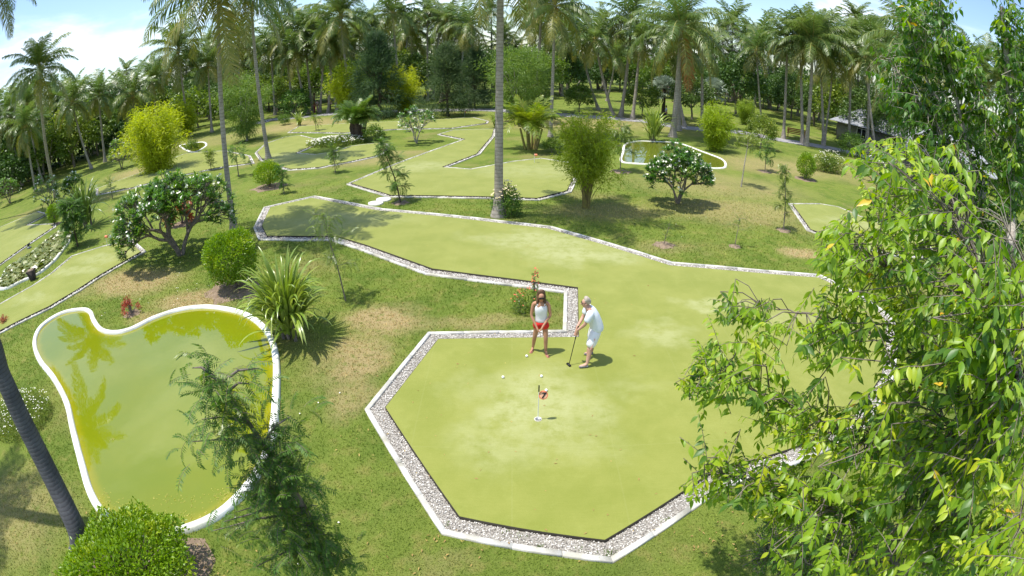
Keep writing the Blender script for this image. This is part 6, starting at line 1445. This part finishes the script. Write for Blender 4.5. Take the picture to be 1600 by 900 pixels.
# bungalows at the back right
def bungalow(g, rz, L_, D_, wh, rh, label, roofc, door=True):
    rt = thing('bungalow', label, 'house', g, rz); wm = solid('grey_wall', (.22, .21, .2), .8, (.16, .15, .15), 2)
    for (c, s_) in (((0, -D_ / 2, wh / 2), (L_, .15, wh)), ((0, D_ / 2, wh / 2), (L_, .15, wh)), ((-L_ / 2 + .075, 0, wh / 2), (.15, D_ - .15, wh)), ((L_ / 2 - .075, 0, wh / 2), (.15, D_ - .15, wh))): q = Q(); q.box(c, s_); ob('wall', q.mesh('wall', wm), rt)
    o = .9; q = Q(); A = [(-L_ / 2 - o, -D_ / 2 - o, wh - .1), (L_ / 2 + o, -D_ / 2 - o, wh - .1), (L_ / 2 + o, D_ / 2 + o, wh - .1), (-L_ / 2 - o, D_ / 2 + o, wh - .1), (-L_ / 2 + D_ * .3, 0, wh + rh), (L_ / 2 - D_ * .3, 0, wh + rh)]
    q.add(A, [(0, 1, 5, 4), (2, 3, 4, 5)]); q.add(A, [(1, 2, 5), (3, 0, 4)]); q.add(A, [(3, 2, 1, 0)]); rf = ob('roof', q.mesh('roof', roofc), rt)
    nr = 9
    for k in range(nr):      # courses of shingles, each a thin proud step
        t = k / nr; t1 = (k + 1) / nr
        for sd in (-1, 1):
            ya, yb = (sd * (D_ / 2 + o) * (1 - x_) for x_ in (t, t1)); za, zb = (wh - .1 + (rh + .1) * x_ for x_ in (t, t1)); xa, xb = ((L_ / 2 + o) * (1 - x_) + (L_ / 2 - D_ * .3) * x_ for x_ in (t, t1))
            q = Q(); q.add([(-xa, ya, za + .01), (xa, ya, za + .01), (xa, ya, za + .06), (-xa, ya, za + .06), (-xb, yb, zb + .02), (xb, yb, zb + .02)], [(0, 1, 2, 3), (3, 2, 5, 4)]); ob('shingle_course', q.mesh('shingle_course', roofc), rf)
    for x in (-L_ * .28, L_ * .28): 
        q = Q(); q.box((x, -D_ / 2 - .085, 1.4), (1.3, .06, 1.2)); w_ = ob('window', q.mesh('window', M['white_cloth']), rt); q = Q()
        for dx in (-.31, .31): q.box((x + dx, -D_ / 2 - .12, 1.4), (.52, .03, 1.04))
        ob('pane', q.mesh('pane', M['black']), w_)
    q = Q(); q.box((0, -D_ / 2 - .085, 1.0), (.95, .06, 2.0)); ob('door', q.mesh('door', solid('dark_door', (.06, .05, .045), .6)), rt)
M['roof_grey'] = solid('grey_shingle', (.36, .37, .40), .75, (.26, .27, .29), 3, .4, 14)
p = above(1405, 205, 70); bungalow((p.x, p.y, 0), -.9, 15, 7, 2.3, 2.0, 'grey-roofed bungalow behind the palms on the right', M['roof_grey'])
p = above(1478, 250, 50); bungalow((p.x, p.y, 0), -.7, 8, 6, 2.7, 2.0, 'pale bungalow glimpsed through the leafy tree on the right', M['roof_grey'])
# a few fallen petals and leaves on the lawn
rs = np.random.RandomState(8); P_ = []
for (u, v, du, dv, n_) in ((270, 425, 70, 22, 40), (1060, 335, 50, 14, 14), (560, 770, 160, 90, 12), (250, 470, 60, 20, 10)):
    for i in range(n_): g = G(u + rs.normal(0, du), v + rs.normal(0, dv), .03); P_.append(tuple(g))
P_ = np.array(P_); V, F = leaves(P_, rs.normal(0, 1, (len(P_), 3)) * np.array((1, 1, .1)), np.tile((0, 0, 1.0), (len(P_), 1)), rs.uniform(.03, .06, len(P_)), .035, droop=0)
ob('fallen_petals', mesh_np('fallen_petals', V, F, M['petal']), kind='stuff', label='scattered white petals fallen on the lawn under the frangipanis', cat='petals')
# dry leaves and bits blown over lawn and turf
P_ = []
for (u, v, du, dv, n_) in ((620, 600, 120, 90, 60), (900, 700, 260, 90, 46), (1150, 850, 60, 30, 60), (1000, 330, 160, 40, 60), (350, 470, 60, 30, 60), (300, 880, 90, 20, 60), (60, 780, 60, 60, 40), (700, 850, 80, 20, 30), (820, 400, 200, 40, 40)):
    for i in range(n_):
        u_, v_ = u + rs.normal(0, du), v + rs.normal(0, dv)
        if v_ < 200: continue
        g = G(u_, v_, 0); on = inside(np.array([g.x]), np.array([g.y]), NOGRASS[0])[0]; g = G(u_, v_, TH + .006 if on else .03); P_.append(tuple(g))
P_ = np.array(P_); wet = inside(P_[:, 0], P_[:, 1], WP); P_ = P_[~wet]
V, F = leaves(P_, rs.normal(0, 1, (len(P_), 3)) * np.array((1, 1, .12)), np.tile((0, 0, 1.0), (len(P_), 1)) + rs.normal(0, .3, (len(P_), 3)), rs.uniform(.03, .085, len(P_)), rs.uniform(.012, .03, len(P_)), True, 0, .3)
M['litter'] = leaf_mat('dry_leaf', [(.30, .19, .07), (.42, .31, .10), (.50, .44, .12)], .1, .7, .2)
ob('leaf_litter', mesh_np('leaf_litter', V, F, M['litter']), kind='stuff', label='dry fallen leaves scattered over lawn and turf', cat='leaf litter')
